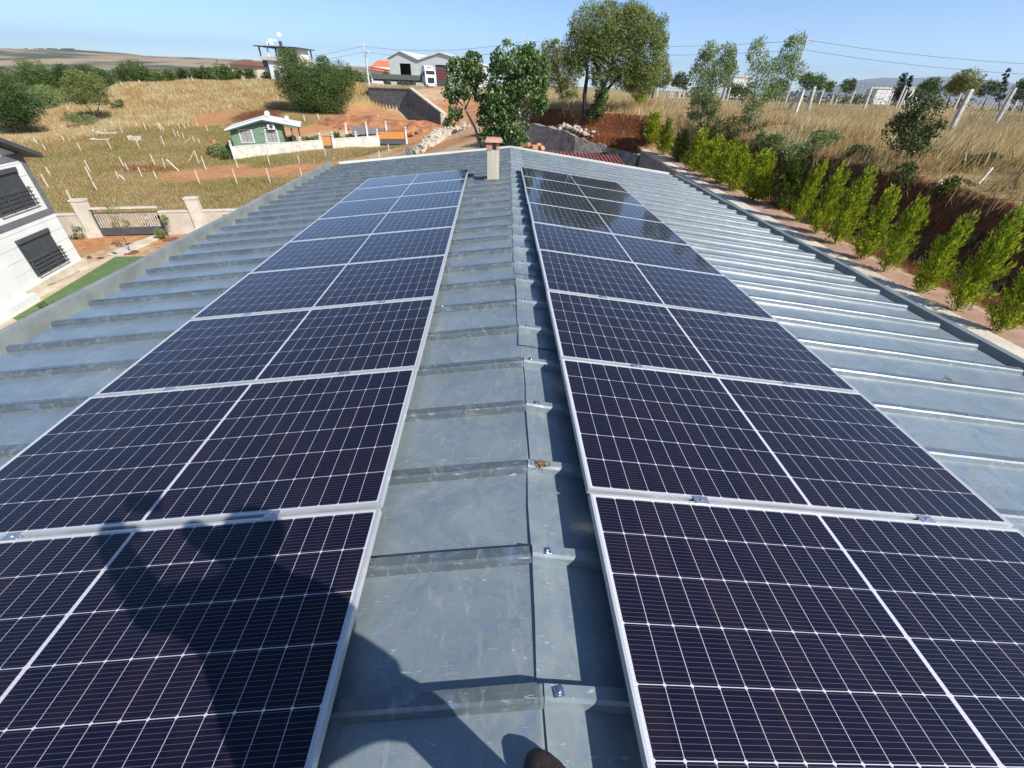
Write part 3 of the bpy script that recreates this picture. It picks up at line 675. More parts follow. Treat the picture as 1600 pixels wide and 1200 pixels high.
mb.box(PX(812,232,Y=22.5)[0], PX(848,232,Y=22.5)[0], 22.2, 23.4, -6, -2.8)
tag(mb.build('brick_pile', M_brick), 'heap of broken orange blocks just beyond the roof ridge', 'rubble')
def stones(name, lab, pts, n, s_, m, seed, spread, cat, group):
    rs = np.random.RandomState(seed); o0 = None
    L = [np.array(pts[rs.randint(len(pts))])+rs.normal(size=3)*np.array(spread) for _ in range(n)]; L.sort(key=lambda q: proj(q)[0])
    for i, p in enumerate(L):
        z = Hz(p[0], p[1])+.02
        if o0 is None:
            bm = bmesh.new(); bmesh.ops.create_icosphere(bm, subdivisions=2, radius=1)
            for v in bm.verts: v.co *= 1+rs.normal()*.10
            me = bpy.data.meshes.new(name); bm.to_mesh(me); bm.free(); me.materials.append(m); o0 = me
        o = bpy.data.objects.new(name, o0); COL.objects.link(o); r = s_*rs.uniform(.6, 1.3); o.location = (p[0], p[1], z); o.scale = (r, r*rs.uniform(.6, 1), r*rs.uniform(.4, .7)); o.rotation_euler = (rs.rand(), rs.rand(), rs.rand()*6)
        tag(o, ['first', 'second', 'third', 'fourth'][i]+' '+lab+', counted from the left', cat, group)
# red roofed annex behind the building
ax = thing('red_tiled_annex', 'low annex with a ribbed dull red metal roof beyond the gable', 'building', (4.2, 18.5, -8))
M_red = mat('red_sheet', (.33,.12,.105), .5, .1, c2=(.24,.07,.06), scale=4)
mb = MB(); X0, X1 = 1.5, 5.1
za = lambda x, y: -2.42-.03*(x-2)-.10*(21.5-y)
n = 22
for i in range(n):
    x = X0+(X1-X0)*i/n; dx = (X1-X0)/n
    for j in range(1):
        y0, y1 = 16.4, 21.4
        mb.add([(x,y0,za(x,y0)), (x+dx*.55,y0,za(x,y0)), (x+dx*.65,y0,za(x,y0)+.05), (x+dx*.9,y0,za(x,y0)+.05), (x+dx,y0,za(x+dx,y0)),
                (x,y1,za(x,y1)), (x+dx*.55,y1,za(x,y1)), (x+dx*.65,y1,za(x,y1)+.05), (x+dx*.9,y1,za(x,y1)+.05), (x+dx,y1,za(x+dx,y1))], [(0,1,6,5),(1,2,7,6),(2,3,8,7),(3,4,9,8)])
mb.build('roof', M_red, ax)
mb = MB(); mb.box(X0+.1, X1-.1, 16.5, 21.3, -8.2, -3.15); mb.build('wall', M_wallb, ax)
# ================================================================== PLANTS
L_con = mat_leaf('conifer_leaf', [(.07,.14,.012), (.25,.34,.022), (.60,.58,.04)], .40)
L_con_dark = mat_leaf('conifer_leaf_dark', [(.03,.06,.01), (.08,.13,.015), (.2,.23,.02)], .3)
L_fig = mat_leaf('fig_leaf', [(.04,.085,.02), (.115,.20,.05), (.30,.40,.17)], .35, .4)
L_olive = mat_leaf('olive_leaf', [(.08,.11,.03), (.20,.25,.065), (.36,.40,.14)], .35)
L_olive2 = mat_leaf('olive_leaf_gold', [(.08,.09,.02), (.20,.21,.05), (.32,.31,.09)], .35)
L_silver = mat_leaf('silver_leaf', [(.09,.135,.04), (.21,.29,.09), (.40,.46,.22)], .35)
L_dark = mat_leaf('dark_leaf', [(.022,.05,.012), (.05,.10,.024), (.11,.18,.045)], .3)
L_mid = mat_leaf('mid_leaf', [(.045,.08,.018), (.10,.16,.04), (.19,.26,.075)], .35)
L_bush = mat_leaf('bush_leaf', [(.03,.05,.015), (.075,.105,.03), (.17,.2,.07)], .3)
L_cyp = mat_leaf('cypress_leaf', [(.012,.028,.012), (.03,.055,.02), (.05,.08,.03)], .2)
L_grass = mat_leaf('dry_grass', [(.36,.27,.13), (.58,.47,.25), (.78,.69,.46)], .35, .8, (.88,.76,.60), .35)
L_green = mat_leaf('green_grass', [(.20,.175,.07), (.36,.30,.14), (.54,.46,.26)], .3, .8, (.62,.80,.50), .10)
L_red = mat_leaf('reddish_grass', [(.30,.17,.08), (.44,.28,.14), (.55,.42,.24)], .3, .8, (.8,.8,.6), .2)
M_bark = mat('bark', (.16,.12,.09), .95, c2=(.07,.055,.045), scale=8, bump=.8, bscale=20, stretch=(1, 1, .3))
M_bark_dark = mat('dark_bark', (.055,.045,.038), .95, c2=(.025,.02,.018), scale=8, bump=.8, bscale=20, stretch=(1, 1, .3))
M_bark_pale = mat('pale_bark', (.42,.36,.30), .9, c2=(.26,.21,.17), scale=7, bump=.5, bscale=20, stretch=(1, 1, .3))
def limb(mb, pts, r0, r1, n=8, wob=.04, seed=0):
    rs = np.random.RandomState(seed); pts = [Vector(p) for p in pts]; out = []
    for i in range(len(pts)-1):
        for k in range(4):
            t = k/4; p = pts[i].lerp(pts[i+1], t)
            out.append(p+Vector(rs.normal(size=3))*wob*r0*(1 if (i or k) else 0))
    out.append(pts[-1]); m = len(out); mb.tube(out, [r0+(r1-r0)*(j/(m-1))**.8 for j in range(m)], n)
def sph(px, py, rpx, rpy, Y, squash=1.):
    c = PX(px, py, Y=Y); k = depth(c)/F; return (c, (rpx*k, (rpx+rpy)*.5*k*squash, rpy*k))
def tree(name, label, cat, base, Y, blobs, leafm, barkm, n, size, trunk=None, r0=.15, group=None, aspect=.5, clump=.28, seed=0, up=0, limbs=True, hollow=.55):
    """base px; blobs (px,py,rx,ry[,dY]) in pixels at distance Y; trunk: list of px paths"""
    b = PX(base[0], base[1], Y=Y); b[2] = min(b[2], 99); gz = Hz(b[0], b[1]); b0 = np.array([b[0], b[1], gz-.1])
    B = [sph(q[0], q[1], q[2], q[3], Y+(q[4] if len(q) > 4 else 0)) for q in blobs]
    t = thing(name, label, cat, b0, group)
    V, Fc = leaves(B, n, size, aspect, clump, up, seed, hollow)
    # a wobbly thin core keeps the crown from being see-through in its middle
    npmesh('crown', V, Fc, leafm, t)
    mb = MB(); rs = np.random.RandomState(seed+5)
    if trunk:
        for i, path in enumerate(trunk):
            P = [PX(x, y, Y=Y+(dy[0] if dy else 0)) for x, y, *dy in path]
            if i == 0: P[0] = np.array([P[0][0], P[0][1], min(P[0][2], gz-.1)]) if abs(P[0][2]-gz) < 3 else P[0]
            limb(mb, P, r0*(1 if i == 0 else .55), r0*.25, seed=seed+i)
        top = P[-1]
    top = PX(trunk[0][-1][0], trunk[0][-1][1], Y=Y) if trunk else b0*.35+np.mean([q[0] for q in B], 0)*.65
    if not trunk: limb(mb, [b0, top], r0, r0*.5, seed=seed)
    if limbs:
        for i, (c, r) in enumerate(B):
            for k in range(3):
                tgt = np.array(c)+rs.normal(size=3)*np.array(r)*.45; mid = (top+tgt)/2+rs.normal(size=3)*.12*np.mean(r)
                limb(mb, [top, mid, tgt], r0*.35, r0*.06, 5, seed=seed+i*3+k)
    mb.build('trunk', barkm, t, smooth=True)
    return t
# --- conifers along the path
def conifer_proto(seed, m):
    rs = np.random.RandomState(seed); t = thing('conifer', 'x', 'conifer', (0,0,0), 'young golden-green conifers planted along the tiled path', False)
    P = []; A = []; S = []
    nb = 120
    for i in range(nb):
        h = rs.beta(1.15, 1.35)*.9; prof = (min(1, h/.12)**.5*(1-h)**.62)*.29+.015
        a = rs.uniform(0, 2*pi); r = prof*rs.uniform(.35, 1.12); base = np.array([cos(a)*r*.35, sin(a)*r*.35, h*.92]); tip = np.array([cos(a)*r*1.05, sin(a)*r*1.05, h+.13+.10*rs.rand()])
        nl = 34
        for k in range(nl):
            q = rs.rand()**.8; c = base*(1-q)+tip*q; d = unit(tip-base); side = rs.normal(size=3); w = .030*(1-q)+.010
            P.append(c+side*w); A.append(unit(d*1.3+side*.55+np.array([0,0,.4]))); S.append(rs.uniform(.035, .075))
    P = np.array(P); A = np.array(A); S = np.array(S); Bv = unit(np.cross(A, rs.normal(size=A.shape)))
    V, Fc = quads_at(P, A, Bv, S, S*.26); V[:, 2] += .03
    npmesh('foliage', V, Fc, m, t)
    mb = MB(); limb(mb, [(0,0,-.05),(0,.01,.4),(0,0,.85)], .018, .004, 6, seed=seed); mb.build('trunk', M_bark, t); return t
protos = [conifer_proto(s, m) for s, m in ((1, L_con), (2, L_con), (3, L_con_dark), (4, L_con), (5, L_con))]
cons = [((1562,512),(1608,385)),((1497,480),(1577,330)),((1440,452),(1505,333)),((1382,420),(1440,305)),((1347,400),(1393,290)),((1305,377),(1365,262)),((1275,360),(1322,256)),((1247,342),(1290,248)),
        ((1222,322),(1250,232)),((1178,311),(1198,226)),((1147,295),(1170,222)),((1128,284),(1137,213)),((1105,275),(1117,205)),((1085,265),(1090,195)),((1060,250),(1063,198)),((1037,240),(1040,182)),((1015,230),(1018,180)),((992,216),(993,176)),((1640,545),(1700,400))]
ordn = ['first','second','third','fourth','fifth','sixth','seventh','eighth','ninth','tenth','eleventh','twelfth','thirteenth','fourteenth','fifteenth','sixteenth','seventeenth','eighteenth','nineteenth']
used = set(); cn = 0
for i, (b, tp) in enumerate(cons):
    p = PX(b[0], b[1], z=-2.70); px_ = None
    best = min(np.linspace(.5, 2.6, 60), key=lambda h: abs(proj((p[0], p[1], -2.70+h))[1]-tp[1]))
    # lean towards the photographed tip
    q = PX(tp[0], tp[1], Y=p[1]+.1*best); lean = np.clip((q[0]-p[0])/best, -.22, .35)
    rs = np.random.RandomState(i+40); wd = best*rs.uniform(1.0, 1.25)*(1.2 if i > 7 else .72)
    M = Matrix(((wd, 0, lean*best*.6, p[0]), (0, wd, .05*best, p[1]), (0, 0, best*(.93 if i > 7 else 1.0), Hz(p[0], p[1])-.02), (0, 0, 0, 1))) @ Matrix.Rotation(rs.uniform(0, 6.28), 4, 'Z')
    if i < 18: lab = ordn[i]+' golden-green conifer of the path row, counting from the right edge'
    else: continue
    k = [0,1,3,4,0,1,3,4,2,0,1,3,4,0,2,1,0,4][i]
    if k not in used: used.add(k); protos[k].matrix_world = M; protos[k]['label'] = lab
    else: dup(protos[k], M, lab)
# --- fig trees beyond the gable
tree('fig_tree', 'slim fig tree with a leaning bare trunk left of the bushy fig behind the roof', 'tree', (752,233), 22,
     [(718,112,20,16),(742,120,12,18),(703,145,12,14),(728,140,16,14),(712,175,10,14),(748,150,7,12),(706,190,10,8),(738,95,14,10)], L_fig, M_bark_pale, 3800, .12,
     trunk=[[(754,240),(742,200),(727,170),(722,140)],[(727,170),(745,130)],[(727,170),(710,150)]], r0=.085, aspect=.75, clump=.33, seed=21)
tree('fig_tree', 'bushy dense fig tree with broad dark green leaves behind the chimney', 'tree', (798,232), 21.5,
     [(800,100,30,26),(835,105,22,28),(785,135,28,30),(820,150,32,30),(780,175,28,26),(762,190,16,22),(800,200,26,24),(845,150,14,22),(770,215,22,14),(830,90,20,16),(812,225,14,10),(850,125,14,18)], L_fig, M_bark_pale, 14500, .12,
     trunk=[[(796,240),(806,205),(816,170),(818,130)],[(806,205),(840,165),(838,110)],[(816,170),(795,120),(790,95)],[(816,150),(835,120),(845,100)]], r0=.12, aspect=.7, clump=.26, seed=22)
# --- big tree on the mound
tree('broad_tree', 'tall wide-crowned tree with dark forked trunk on the earth mound', 'tree', (918,200), 30.5,
     [(935,45,42,34),(985,50,34,34),(905,70,24,26),(1010,75,28,34),(955,85,42,26),(1005,110,30,22),(900,100,20,18),(950,25,20,16),(1000,35,22,20),(975,120,28,14),(1030,60,12,26),(985,25,14,16),(1000,135,26,14),(940,120,20,14)], L_olive, M_bark_dark, 62000, .115,
     trunk=[[(920,212),(914,185),(913,150),(918,110),(915,70)],[(914,185),(935,155),(962,125),(1000,100)],[(935,155),(950,120),(960,80)],[(918,110),(905,85)],[(962,125),(985,105),(1010,60)]], r0=.22, aspect=.35, clump=.21, seed=23, up=.5)
tree('leafy_sapling', 'dark ivy-like sapling leaning against the big forked trunk', 'tree', (930,196), 30.2,
     [(935,170,11,14),(930,185,9,10),(940,150,10,14)], L_dark, M_bark_dark, 2600, .11, r0=.06, seed=29, aspect=.45)
tree('olive_tree', 'smaller olive tree left of the tall wide-crowned tree', 'tree', (880,170), 38,
     [(862,85,20,18),(880,110,26,24),(855,112,22,18),(885,140,18,16),(868,72,10,8)], L_olive2, M_bark, 9000, .15, r0=.14, seed=24, aspect=.35)
tree('olive_tree', 'small round olive tree behind the right side of the tall tree', 'tree', (1020,150), 44,
     [(1030,110,16,20),(1005,125,26,16),(1040,125,8,14)], L_olive2, M_bark, 6500, .17, r0=.14, seed=25, aspect=.35)
tree('olive_bush', 'low olive bush on the mound between the two olive trees', 'bush', (890,178), 36, [(888,158,14,14),(880,168,10,8)], L_mid, M_bark, 2400, .12, r0=.05, seed=26)
# --- saplings at the top of the right bank
tree('willow_sapling', 'upright leafy sapling with silvery green leaves, nearer the big tree', 'tree', (1096,205), 23,
     [(1108,80,13,14),(1135,85,13,14),(1098,110,18,18),(1128,115,20,18),(1100,145,18,18),(1090,170,14,16),(1140,105,10,10),(1112,165,12,14)], L_silver, M_bark_pale, 11000, .095,
     trunk=[[(1092,212),(1098,170),(1105,120),(1108,80)],[(1098,175),(1125,130),(1136,85)],[(1096,185),(1085,150)]], r0=.045, aspect=.35, up=.8, clump=.38, seed=31, limbs=False)
tree('willow_sapling', 'sparse tall sapling with thin pale leaning stems, right of the fuller one', 'tree', (1172,200), 21,
     [(1185,80,14,18),(1238,75,14,20),(1190,115,20,20),(1225,105,18,18),(1180,150,18,18),(1245,110,14,12),(1205,140,16,14),(1236,62,7,10),(1175,175,14,12)], L_silver, M_bark_pale, 8000, .09,
     trunk=[[(1170,208),(1178,160),(1184,110),(1188,70)],[(1172,205),(1200,160),(1225,110),(1238,58)],[(1171,206),(1215,160),(1250,110)],[(1171,206),(1195,150),(1205,100)]], r0=.035, aspect=.35, up=.8, clump=.4, seed=32, limbs=False)
def bushes(items):
    for i, (name, lab, base, blobs, m, n, s, kw) in enumerate(items):
        g = GH(*base); Y = g[1]
        tree(name, lab, 'bush', base, Y, blobs, m, M_bark, n, s, r0=.03, seed=50+i, **kw)
bushes([
 ('wild_bush', 'olive-brown bush on the bank between two leaning concrete posts', (1425,255), [(1440,175,26,28),(1410,200,20,26),(1430,225,26,20),(1455,205,14,18)], L_bush, 5200, .07, {}),
 ('wild_bush', 'dark low bush under the two saplings on top of the bank', (1150,215), [(1120,195,20,12),(1150,200,26,14),(1180,205,20,12),(1100,205,14,12)], L_bush, 3600, .08, {}),
 ('green_weed', 'grey-green weed clump on the bank above the middle conifers', (1255,245), [(1240,235,26,12),(1275,225,22,14),(1295,215,12,12)], L_silver, 3000, .06, {'up': 1.}),
 ('green_weed', 'fresh green weed at the lip of the dark earth bank', (1475,300), [(1478,292,16,10),(1488,285,10,8)], L_con_dark, 1100, .05, {'up': 1.}),
 ('green_weed', 'green weed growing on the bank behind the fifth conifer', (1410,290), [(1412,275,16,16),(1420,262,10,10)], L_bush, 1400, .05, {'up': 1.}),
 ('wild_bush', 'dark green bush on the bank just right of the tripod of posts', (1290,232), [(1285,215,18,9),(1305,222,14,9)], L_mid, 2200, .06, {}),
 ('wild_bush', 'brown-green scrub at the bank edge below the leaning fence posts', (1350,250), [(1345,238,20,10),(1370,245,16,8)], L_bush, 2600, .05, {}),
 ('wild_bush', 'scrubby bush between the round saplings and the conifers', (1215,235), [(1210,222,18,10),(1190,218,14,10)], L_mid, 2200, .06, {}),
 ('wild_bush', 'low dry scrub on the grass right of the olive-brown bush', (1530,260), [(1525,250,20,7),(1550,246,14,6)], L_bush, 1800, .045, {}),
 ('ivy_plant', 'light green leafy plant climbing the grey retaining wall', (967,238), [(965,238,9,8),(962,228,5,4),(970,246,5,6)], L_con, 500, .09, {'limbs': False}),
 ('green_weed', 'small green plant in the dark earth behind the second and third conifers', (1520,382), [(1515,375,8,7)], L_silver, 350, .05, {'limbs': False}),
])
# --- far trees on the right horizon
def far_tree(i, name, lab, x, y0, y1, wd, Y, m, seed, cyp=False, cat='tree', base_y=None):
    if cyp: blobs = [(x+(y1-yy)*0-(yy-y0)*.25, yy, wd*.5*(.35+.65*(yy-y0)/(y1-y0)), (y1-y0)*.16) for yy in np.linspace(y0+3, y1, 5)]
    else:
        rs = np.random.RandomState(seed); blobs = [(x, (y0+y1)/2, wd*.36, (y1-y0)*.42)]+[(x+rs.uniform(-.33, .33)*wd, y0+(y1-y0)*rs.uniform(.3, .75), wd*.2, (y1-y0)*.27) for _ in range(4)]
    s = max(.12, depth(PX(x, y1, Y=Y))/F*2.0)
    tree(name, lab, cat, (x-(base_y or y1)*0, base_y or y1+2), Y, blobs, m, M_bark, int(min(9000, 500+wd*(y1-y0)*2.6)), s, r0=.12, seed=seed, aspect=.6, limbs=False, hollow=.3)
for i, a in enumerate([
 ('olive_tree','rounded green tree behind the sparse sapling on the skyline',1268,113,142,58,62,L_mid,0),
 ('olive_tree','small dark green tree on the skyline right of the sparse sapling',1325,122,145,26,60,L_mid,0),
 ('olive_tree','low green tree touching the right side of the rounded skyline tree',1297,126,145,24,66,L_mid,0),
 ('cypress','dark slanting cypress pair by the blue mountain',1412,116,150,22,85,L_cyp,1),
 ('cypress','dark pointed cypress just right of the slanting cypress pair',1424,118,150,12,88,L_cyp,1),
 ('olive_tree','broad dark green tree between the cypress pair and the pale olive',1452,122,150,46,80,L_dark,0),
 ('olive_tree','pale round olive tree high on the right skyline',1510,108,148,52,72,L_olive2,0),
 ('olive_tree','grey-green olive leaning against the pale round one',1490,115,148,24,74,L_silver,0),
 ('olive_tree','dark tree between the pale round olive and the lone cypress',1545,124,152,34,78,L_dark,0),
 ('cypress','lone sharp cypress near the right edge of the skyline',1573,112,152,12,86,L_cyp,1),
 ('olive_tree','dark broad tree cut by the right edge of the photo',1606,118,160,44,66,L_dark,0),
 ('olive_tree','low grey tree on the skyline beside the big forked tree',1062,113,140,36,70,L_bush,0),
 ('olive_tree','low green scrub tree behind the upright silvery sapling',1150,128,148,40,75,L_mid,0),
 ('olive_tree','low dark scrub tree left of the tripod of posts',1215,122,148,44,70,L_mid,0)]):
    far_tree(i, a[0], a[1], a[2], a[3], a[4], a[5], a[6], a[7], 70+i, cyp=bool(a[8]))
# hedge line far right, reads as one mass
V, Fc = leaves([((x, 95+8*sin(x*.1), -.9), (5, 3, 1.3)) for x in np.arange(35, 190, 5)], 9000, .45, .6, .3, 0, 5)
tag(npmesh('far_scrub', V, Fc, L_bush), 'distant line of scrub along the back of the dry field', 'scrub', kind='stuff')
# --- left side trees
LT = [
 ('broad_tree','large dark glossy tree at the left edge of the photo',(10,195),[(5,150,40,26),(35,165,24,20),(0,175,42,20),(25,180,26,12)],L_dark,14000,.26,72),
 ('olive_tree','tall rounded tree rising above the others near the left edge',(55,160),[(55,112,24,16),(45,125,22,14),(70,125,20,14),(60,140,22,12)],L_mid,9000,.3,110),
 ('broad_tree','dark tree just right of the tall rounded one',(95,150),[(98,112,14,10),(92,125,16,12),(110,128,12,10)],L_dark,5000,.3,112),
 ('broad_tree','wide dark tree in the middle of the left tree group',(140,150),[(135,112,22,8),(150,120,22,10),(125,125,18,10),(165,128,12,8)],L_dark,6500,.3,114),
 ('olive_tree','round tree standing on the crest of the golden hill',(208,134),[(208,108,20,12),(225,118,14,10),(192,118,14,10),(210,122,20,8)],L_mid,7000,.28,100),
 ('olive_tree','leaning tree with a bare dark trunk at the foot of the hill',(153,187),[(125,135,22,16),(145,130,18,14),(110,150,18,12),(140,150,22,12),(160,150,10,10),(120,120,16,8)],L_olive,9000,.22,78),
 ('olive_tree','grey-green olive behind the leaning tree',(85,172),[(72,150,20,14),(90,160,18,10),(60,160,14,10),(55,148,10,8)],L_silver,6000,.26,88),
 ('low_bush','grey bush under the leaning tree',(120,193),[(118,185,12,7),(135,186,14,6),(108,180,8,6)],L_silver,1800,.18,76),
 ('low_bush','small dark bush on the slope right of the leaning tree',(180,176),[(180,168,7,8),(186,160,6,6)],L_dark,900,.18,84),
 ('low_bush','little round bush high on the golden slope',(170,150),[(170,144,4,5)],L_dark,350,.18,94),
 ('low_bush','small bush on the slope below the round crest tree',(216,150),[(214,146,8,6),(228,144,5,4)],L_mid,600,.18,94),
 ('broad_tree','huge leafy bush-like tree in front of the concrete-frame house',(490,180),[(455,105,22,22),(480,120,28,24),(510,125,26,24),(450,135,18,20),(535,130,18,26),(500,155,30,20),(475,155,24,20),(520,160,22,18),(505,98,10,10),(545,120,8,16),(455,88,12,10),(490,140,40,26)],L_mid,42000,.24,80),
]
for i, (nm, lab, base, blobs, m, n, s, Y) in enumerate(LT):
    tr = [[(153,190),(145,175),(132,162)],[(150,182),(156,160)]] if 'bare dark' in lab else None
    tree(nm, lab, 'bush' if 'bush' == nm[-4:] else 'tree', base, Y, blobs, m, M_bark, int(n*1.9), s*.72, r0=.16 if nm != 'low_bush' else .05, seed=100+i, aspect=.5, trunk=tr, hollow=.4, clump=.22)
for i, (x, y0, y1, wd, m, Y) in enumerate([(265,108,130,24,L_mid,118),(285,108,128,22,L_dark,122),(305,107,128,24,L_dark,120),(325,103,128,26,L_mid,118),(347,97,126,30,L_mid,112),(368,106,126,30,L_mid,110),(392,108,126,30,L_bush,108),(245,112,130,16,L_mid,116),(415,112,128,20,L_bush,112)]):
    far_tree(i, 'hedge_tree', ['leftmost','second','third','fourth','fifth','sixth','seventh','eighth','last'][[1,2,3,4,5,6,7,0,8][i]]+' tree from the left in the low line behind the hill crest', x, y0, y1, wd, Y, m, 130+i)
for i, (x, y0, y1, wd, m, Y, lab) in enumerate([(603,112,134,16,L_mid,150,'green shrub left of the grey warehouse'),(560,118,134,18,L_mid,140,'small tree beside the big bushy tree on the skyline'),(740,85,135,34,L_bush,100,'tree crown in front of the warehouse roof behind the slim fig'),(20,115,150,40,L_bush,160,'pale distant tree above the dark tree at the left edge'),(35,130,165,34,L_silver,130,'silvery tree between the dark edge tree and the tall rounded one')]):
    far_tree(i, 'green_tree', lab, x, y0, y1, wd, Y, m, 150+i)
# ================================================================== GRASS
def grass(name, label, region_pts, n, h, wd, m, seed, spread=None, lean=(0, 0), clumps=.5):
    rs = np.random.RandomState(seed); X = region_pts(rs, n); Z = H(X)
    k = len(X); hh = h*rs.uniform(.5, 1.3, k); a = rs.uniform(0, 2*pi, k); w_ = wd*rs.uniform(.6, 1.3, k)
    tip = np.stack([rs.normal(size=k)*.28*hh+lean[0]*hh, rs.normal(size=k)*.28*hh+lean[1]*hh, hh], 1); base = np.column_stack([X, Z-.03]); s = np.stack([np.cos(a)*w_, np.sin(a)*w_, 0*a], 1)
    mid = base+tip*.55+s*.4; V = np.stack([base-s, base+s, mid+s*.5, base+tip, mid-s*.8], 1).reshape(-1, 3)
    i = np.arange(k)[:, None]*5; Fc = np.concatenate([i+np.array([[0,1,2]]), i+np.array([[0,2,4]]), i+np.array([[4,2,3]])])
    o = npmesh(name, V, Fc, m); return tag(o, label, 'grass', kind='stuff')
def by_class(x0, x1, y0, y1, cls, thr, dens_seed=0, patch=.8):
    def f(rs, n):
        X = np.column_stack([rs.uniform(x0, x1, n), rs.uniform(y0, y1, n)]); wts = classes(X); m = (wts[:, cls].sum(1) if isinstance(cls, list) else wts[:, cls]) + vnoise(X, patch, 9)*.5 > thr
        ds, tt, _ = wall_line(X); m &= ~((ds > -4) & (ds < .6) & (tt > -1) & (tt < 1.05))
        m &= ~((X[:, 0] > -5.6) & (X[:, 0] < 6.9) & (X[:, 1] < 22)); 
        return X[m]
    return f
def terr(x0, x1, y0, y1, dmin, p=1.):
    def f(rs, n):
        X = np.column_stack([x0+(x1-x0)*rs.rand(n)**p, y0+(y1-y0)*rs.rand(n)**p]); d = edge_dist(X); y = X[:, 1]
        return X[(d > np.where(y > 27, .9, dmin)+vnoise(X, 2, 3)*.5) & (y < 149) & (vnoise(X, 1.6, 21)+vnoise(X, .5, 22)*.7+rs.rand(n)*.55 > .02)]
    return f
grass('dry_grass', 'tall golden grass covering the hill behind the green bungalow', by_class(-75, -8, 62, 108, 0, .45), 230000, .6, .035, L_grass, 1, lean=(-.1, 0))
grass('field_weeds', 'olive and brown weeds of the low field on the left', by_class(-70, -8, 28, 72, [0, 1], .35), 200000, .20, .022, L_green, 2)
grass('reddish_weeds', 'reddish brown weeds scattered through the low field', by_class(-70, -8, 28, 72, [0, 1, 4], .7, patch=.35), 90000, .28, .022, L_red, 3)
grass('bank_grass', 'long straw-coloured grass along the top of the right bank', terr(1.5, 26, 0, 45, 2.5), 210000, .40, .008, L_grass, 4, lean=(.18, 0))
grass('field_grass', 'straw-coloured grass of the wide field on the right', terr(2, 95, 3, 110, 3, 1.4), 190000, .42, .022, L_grass, 5, lean=(.15, 0))
grass('bank_weeds', 'sparse reddish and green weeds mixed into the bank grass', terr(8.5, 40, 0, 60, 2.4), 60000, .30, .012, L_red, 6)
grass('bank_green', 'green weeds at the foot and lip of the earth bank', terr(8.2, 12.5, 0, 28, 1.3), 16000, .20, .010, L_green, 7)
# ================================================================== LEFT HOUSE
class Fr:
    """a local frame on the ground: s along the face, d away behind the face, h up"""
    def __init__(s, O, A, back=None):
        A = Vector((A[0], A[1], 0)).normalized(); s.O = Vector(O); s.A = A; s.B = Vector((-A.y, A.x, 0))
        if back is not None and s.B.dot(Vector(back)) < 0: s.B = -s.B
    def __call__(s, a, d, h): v = s.O+s.A*a+s.B*d; return (v.x, v.y, v.z+h)
M_stucco = mat('white_stucco', (.74,.75,.74), .85, c2=(.66,.67,.665), scale=1.2, bump=.15, bscale=60)
M_grey = mat('anthracite_trim', (.075,.08,.09), .55, c2=(.06,.065,.075), scale=3)
M_trim = mat('grey_band', (.16,.165,.18), .8, c2=(.13,.135,.15), scale=3)
M_plinth = mat('cream_plinth', (.58,.52,.42), .85, c2=(.48,.42,.33), scale=2)
M_glassw = mat('window_glass', (.03,.035,.04), .08)
M_whitep = mat('white_paint', (.66,.66,.64), .5, c2=(.58,.58,.56))
C0 = PX(133,415,z=-8.5); L0 = PX(0,494,z=-8.5)
hf = Fr(C0, L0-C0, back=(-1, 0, 0))
hs_ = thing('white_house', 'white two-storey house with dark grey trim at the left edge of the photo', 'house', tuple(C0))
W_, D_ = 9.6, 8.0
mb = MB(); apex = (W_/2, 7.25)
mb.prism([hf(0,0,.35), hf(W_,0,.35), hf(W_,0,5.15), hf(apex[0],0,apex[1]), hf(0,0,5.15)], (0,0,0), Vector(hf(0,D_,0))-Vector(hf(0,0,0)))
mb.build('wall', M_stucco, hs_)
mb = MB()
for h in (.95, 1.45, 1.95, 2.45, 3.35, 3.85, 4.35, 4.85): mb.box(0.001, W_, -.004, -.001, h, h+.018, 0, hf)
mb.build('facade_groove', mat('groove', (.45,.47,.46), .9), hs_)
mb = MB(); mb.box(-.10, W_+.1, -.10, D_+.1, -.25, .35, 0, hf); mb.box(-.5, W_+.5, -.55, -.10, -.3, .03, 0, hf); mb.build('plinth', M_plinth, hs_)
mb = MB(); mb.box(-.03, W_, -.035, -.005, 2.66, 2.90, 0, hf); mb.box(-.03, W_, -.035, -.005, 4.98, 5.22, 0, hf)
mb.box(-.032, .24, -.037, -.036+.03, 2.901, 4.979, 0, hf); mb.box(-.035, -.004, -.03, .3, 2.66, 5.22, 0, hf); mb.build('grey_band', M_trim, hs_)
mb = MB()
for sgn in (1, -1):
    e0 = -.5 if sgn == 1 else W_+.5; he = 4.93
    he = 5.15-(.5)*(apex[1]-5.15)/(W_/2)
    P = [hf(e0,-.55,he+.04), hf(apex[0],-.55,apex[1]+.04), hf(apex[0],-.55,apex[1]+.22), hf(e0,-.55,he+.22)]
    mb.prism(P, (0,0,0), Vector(hf(0,D_+1.5,0))-Vector(hf(0,0,0)))
mb.build('roof', M_grey, hs_)
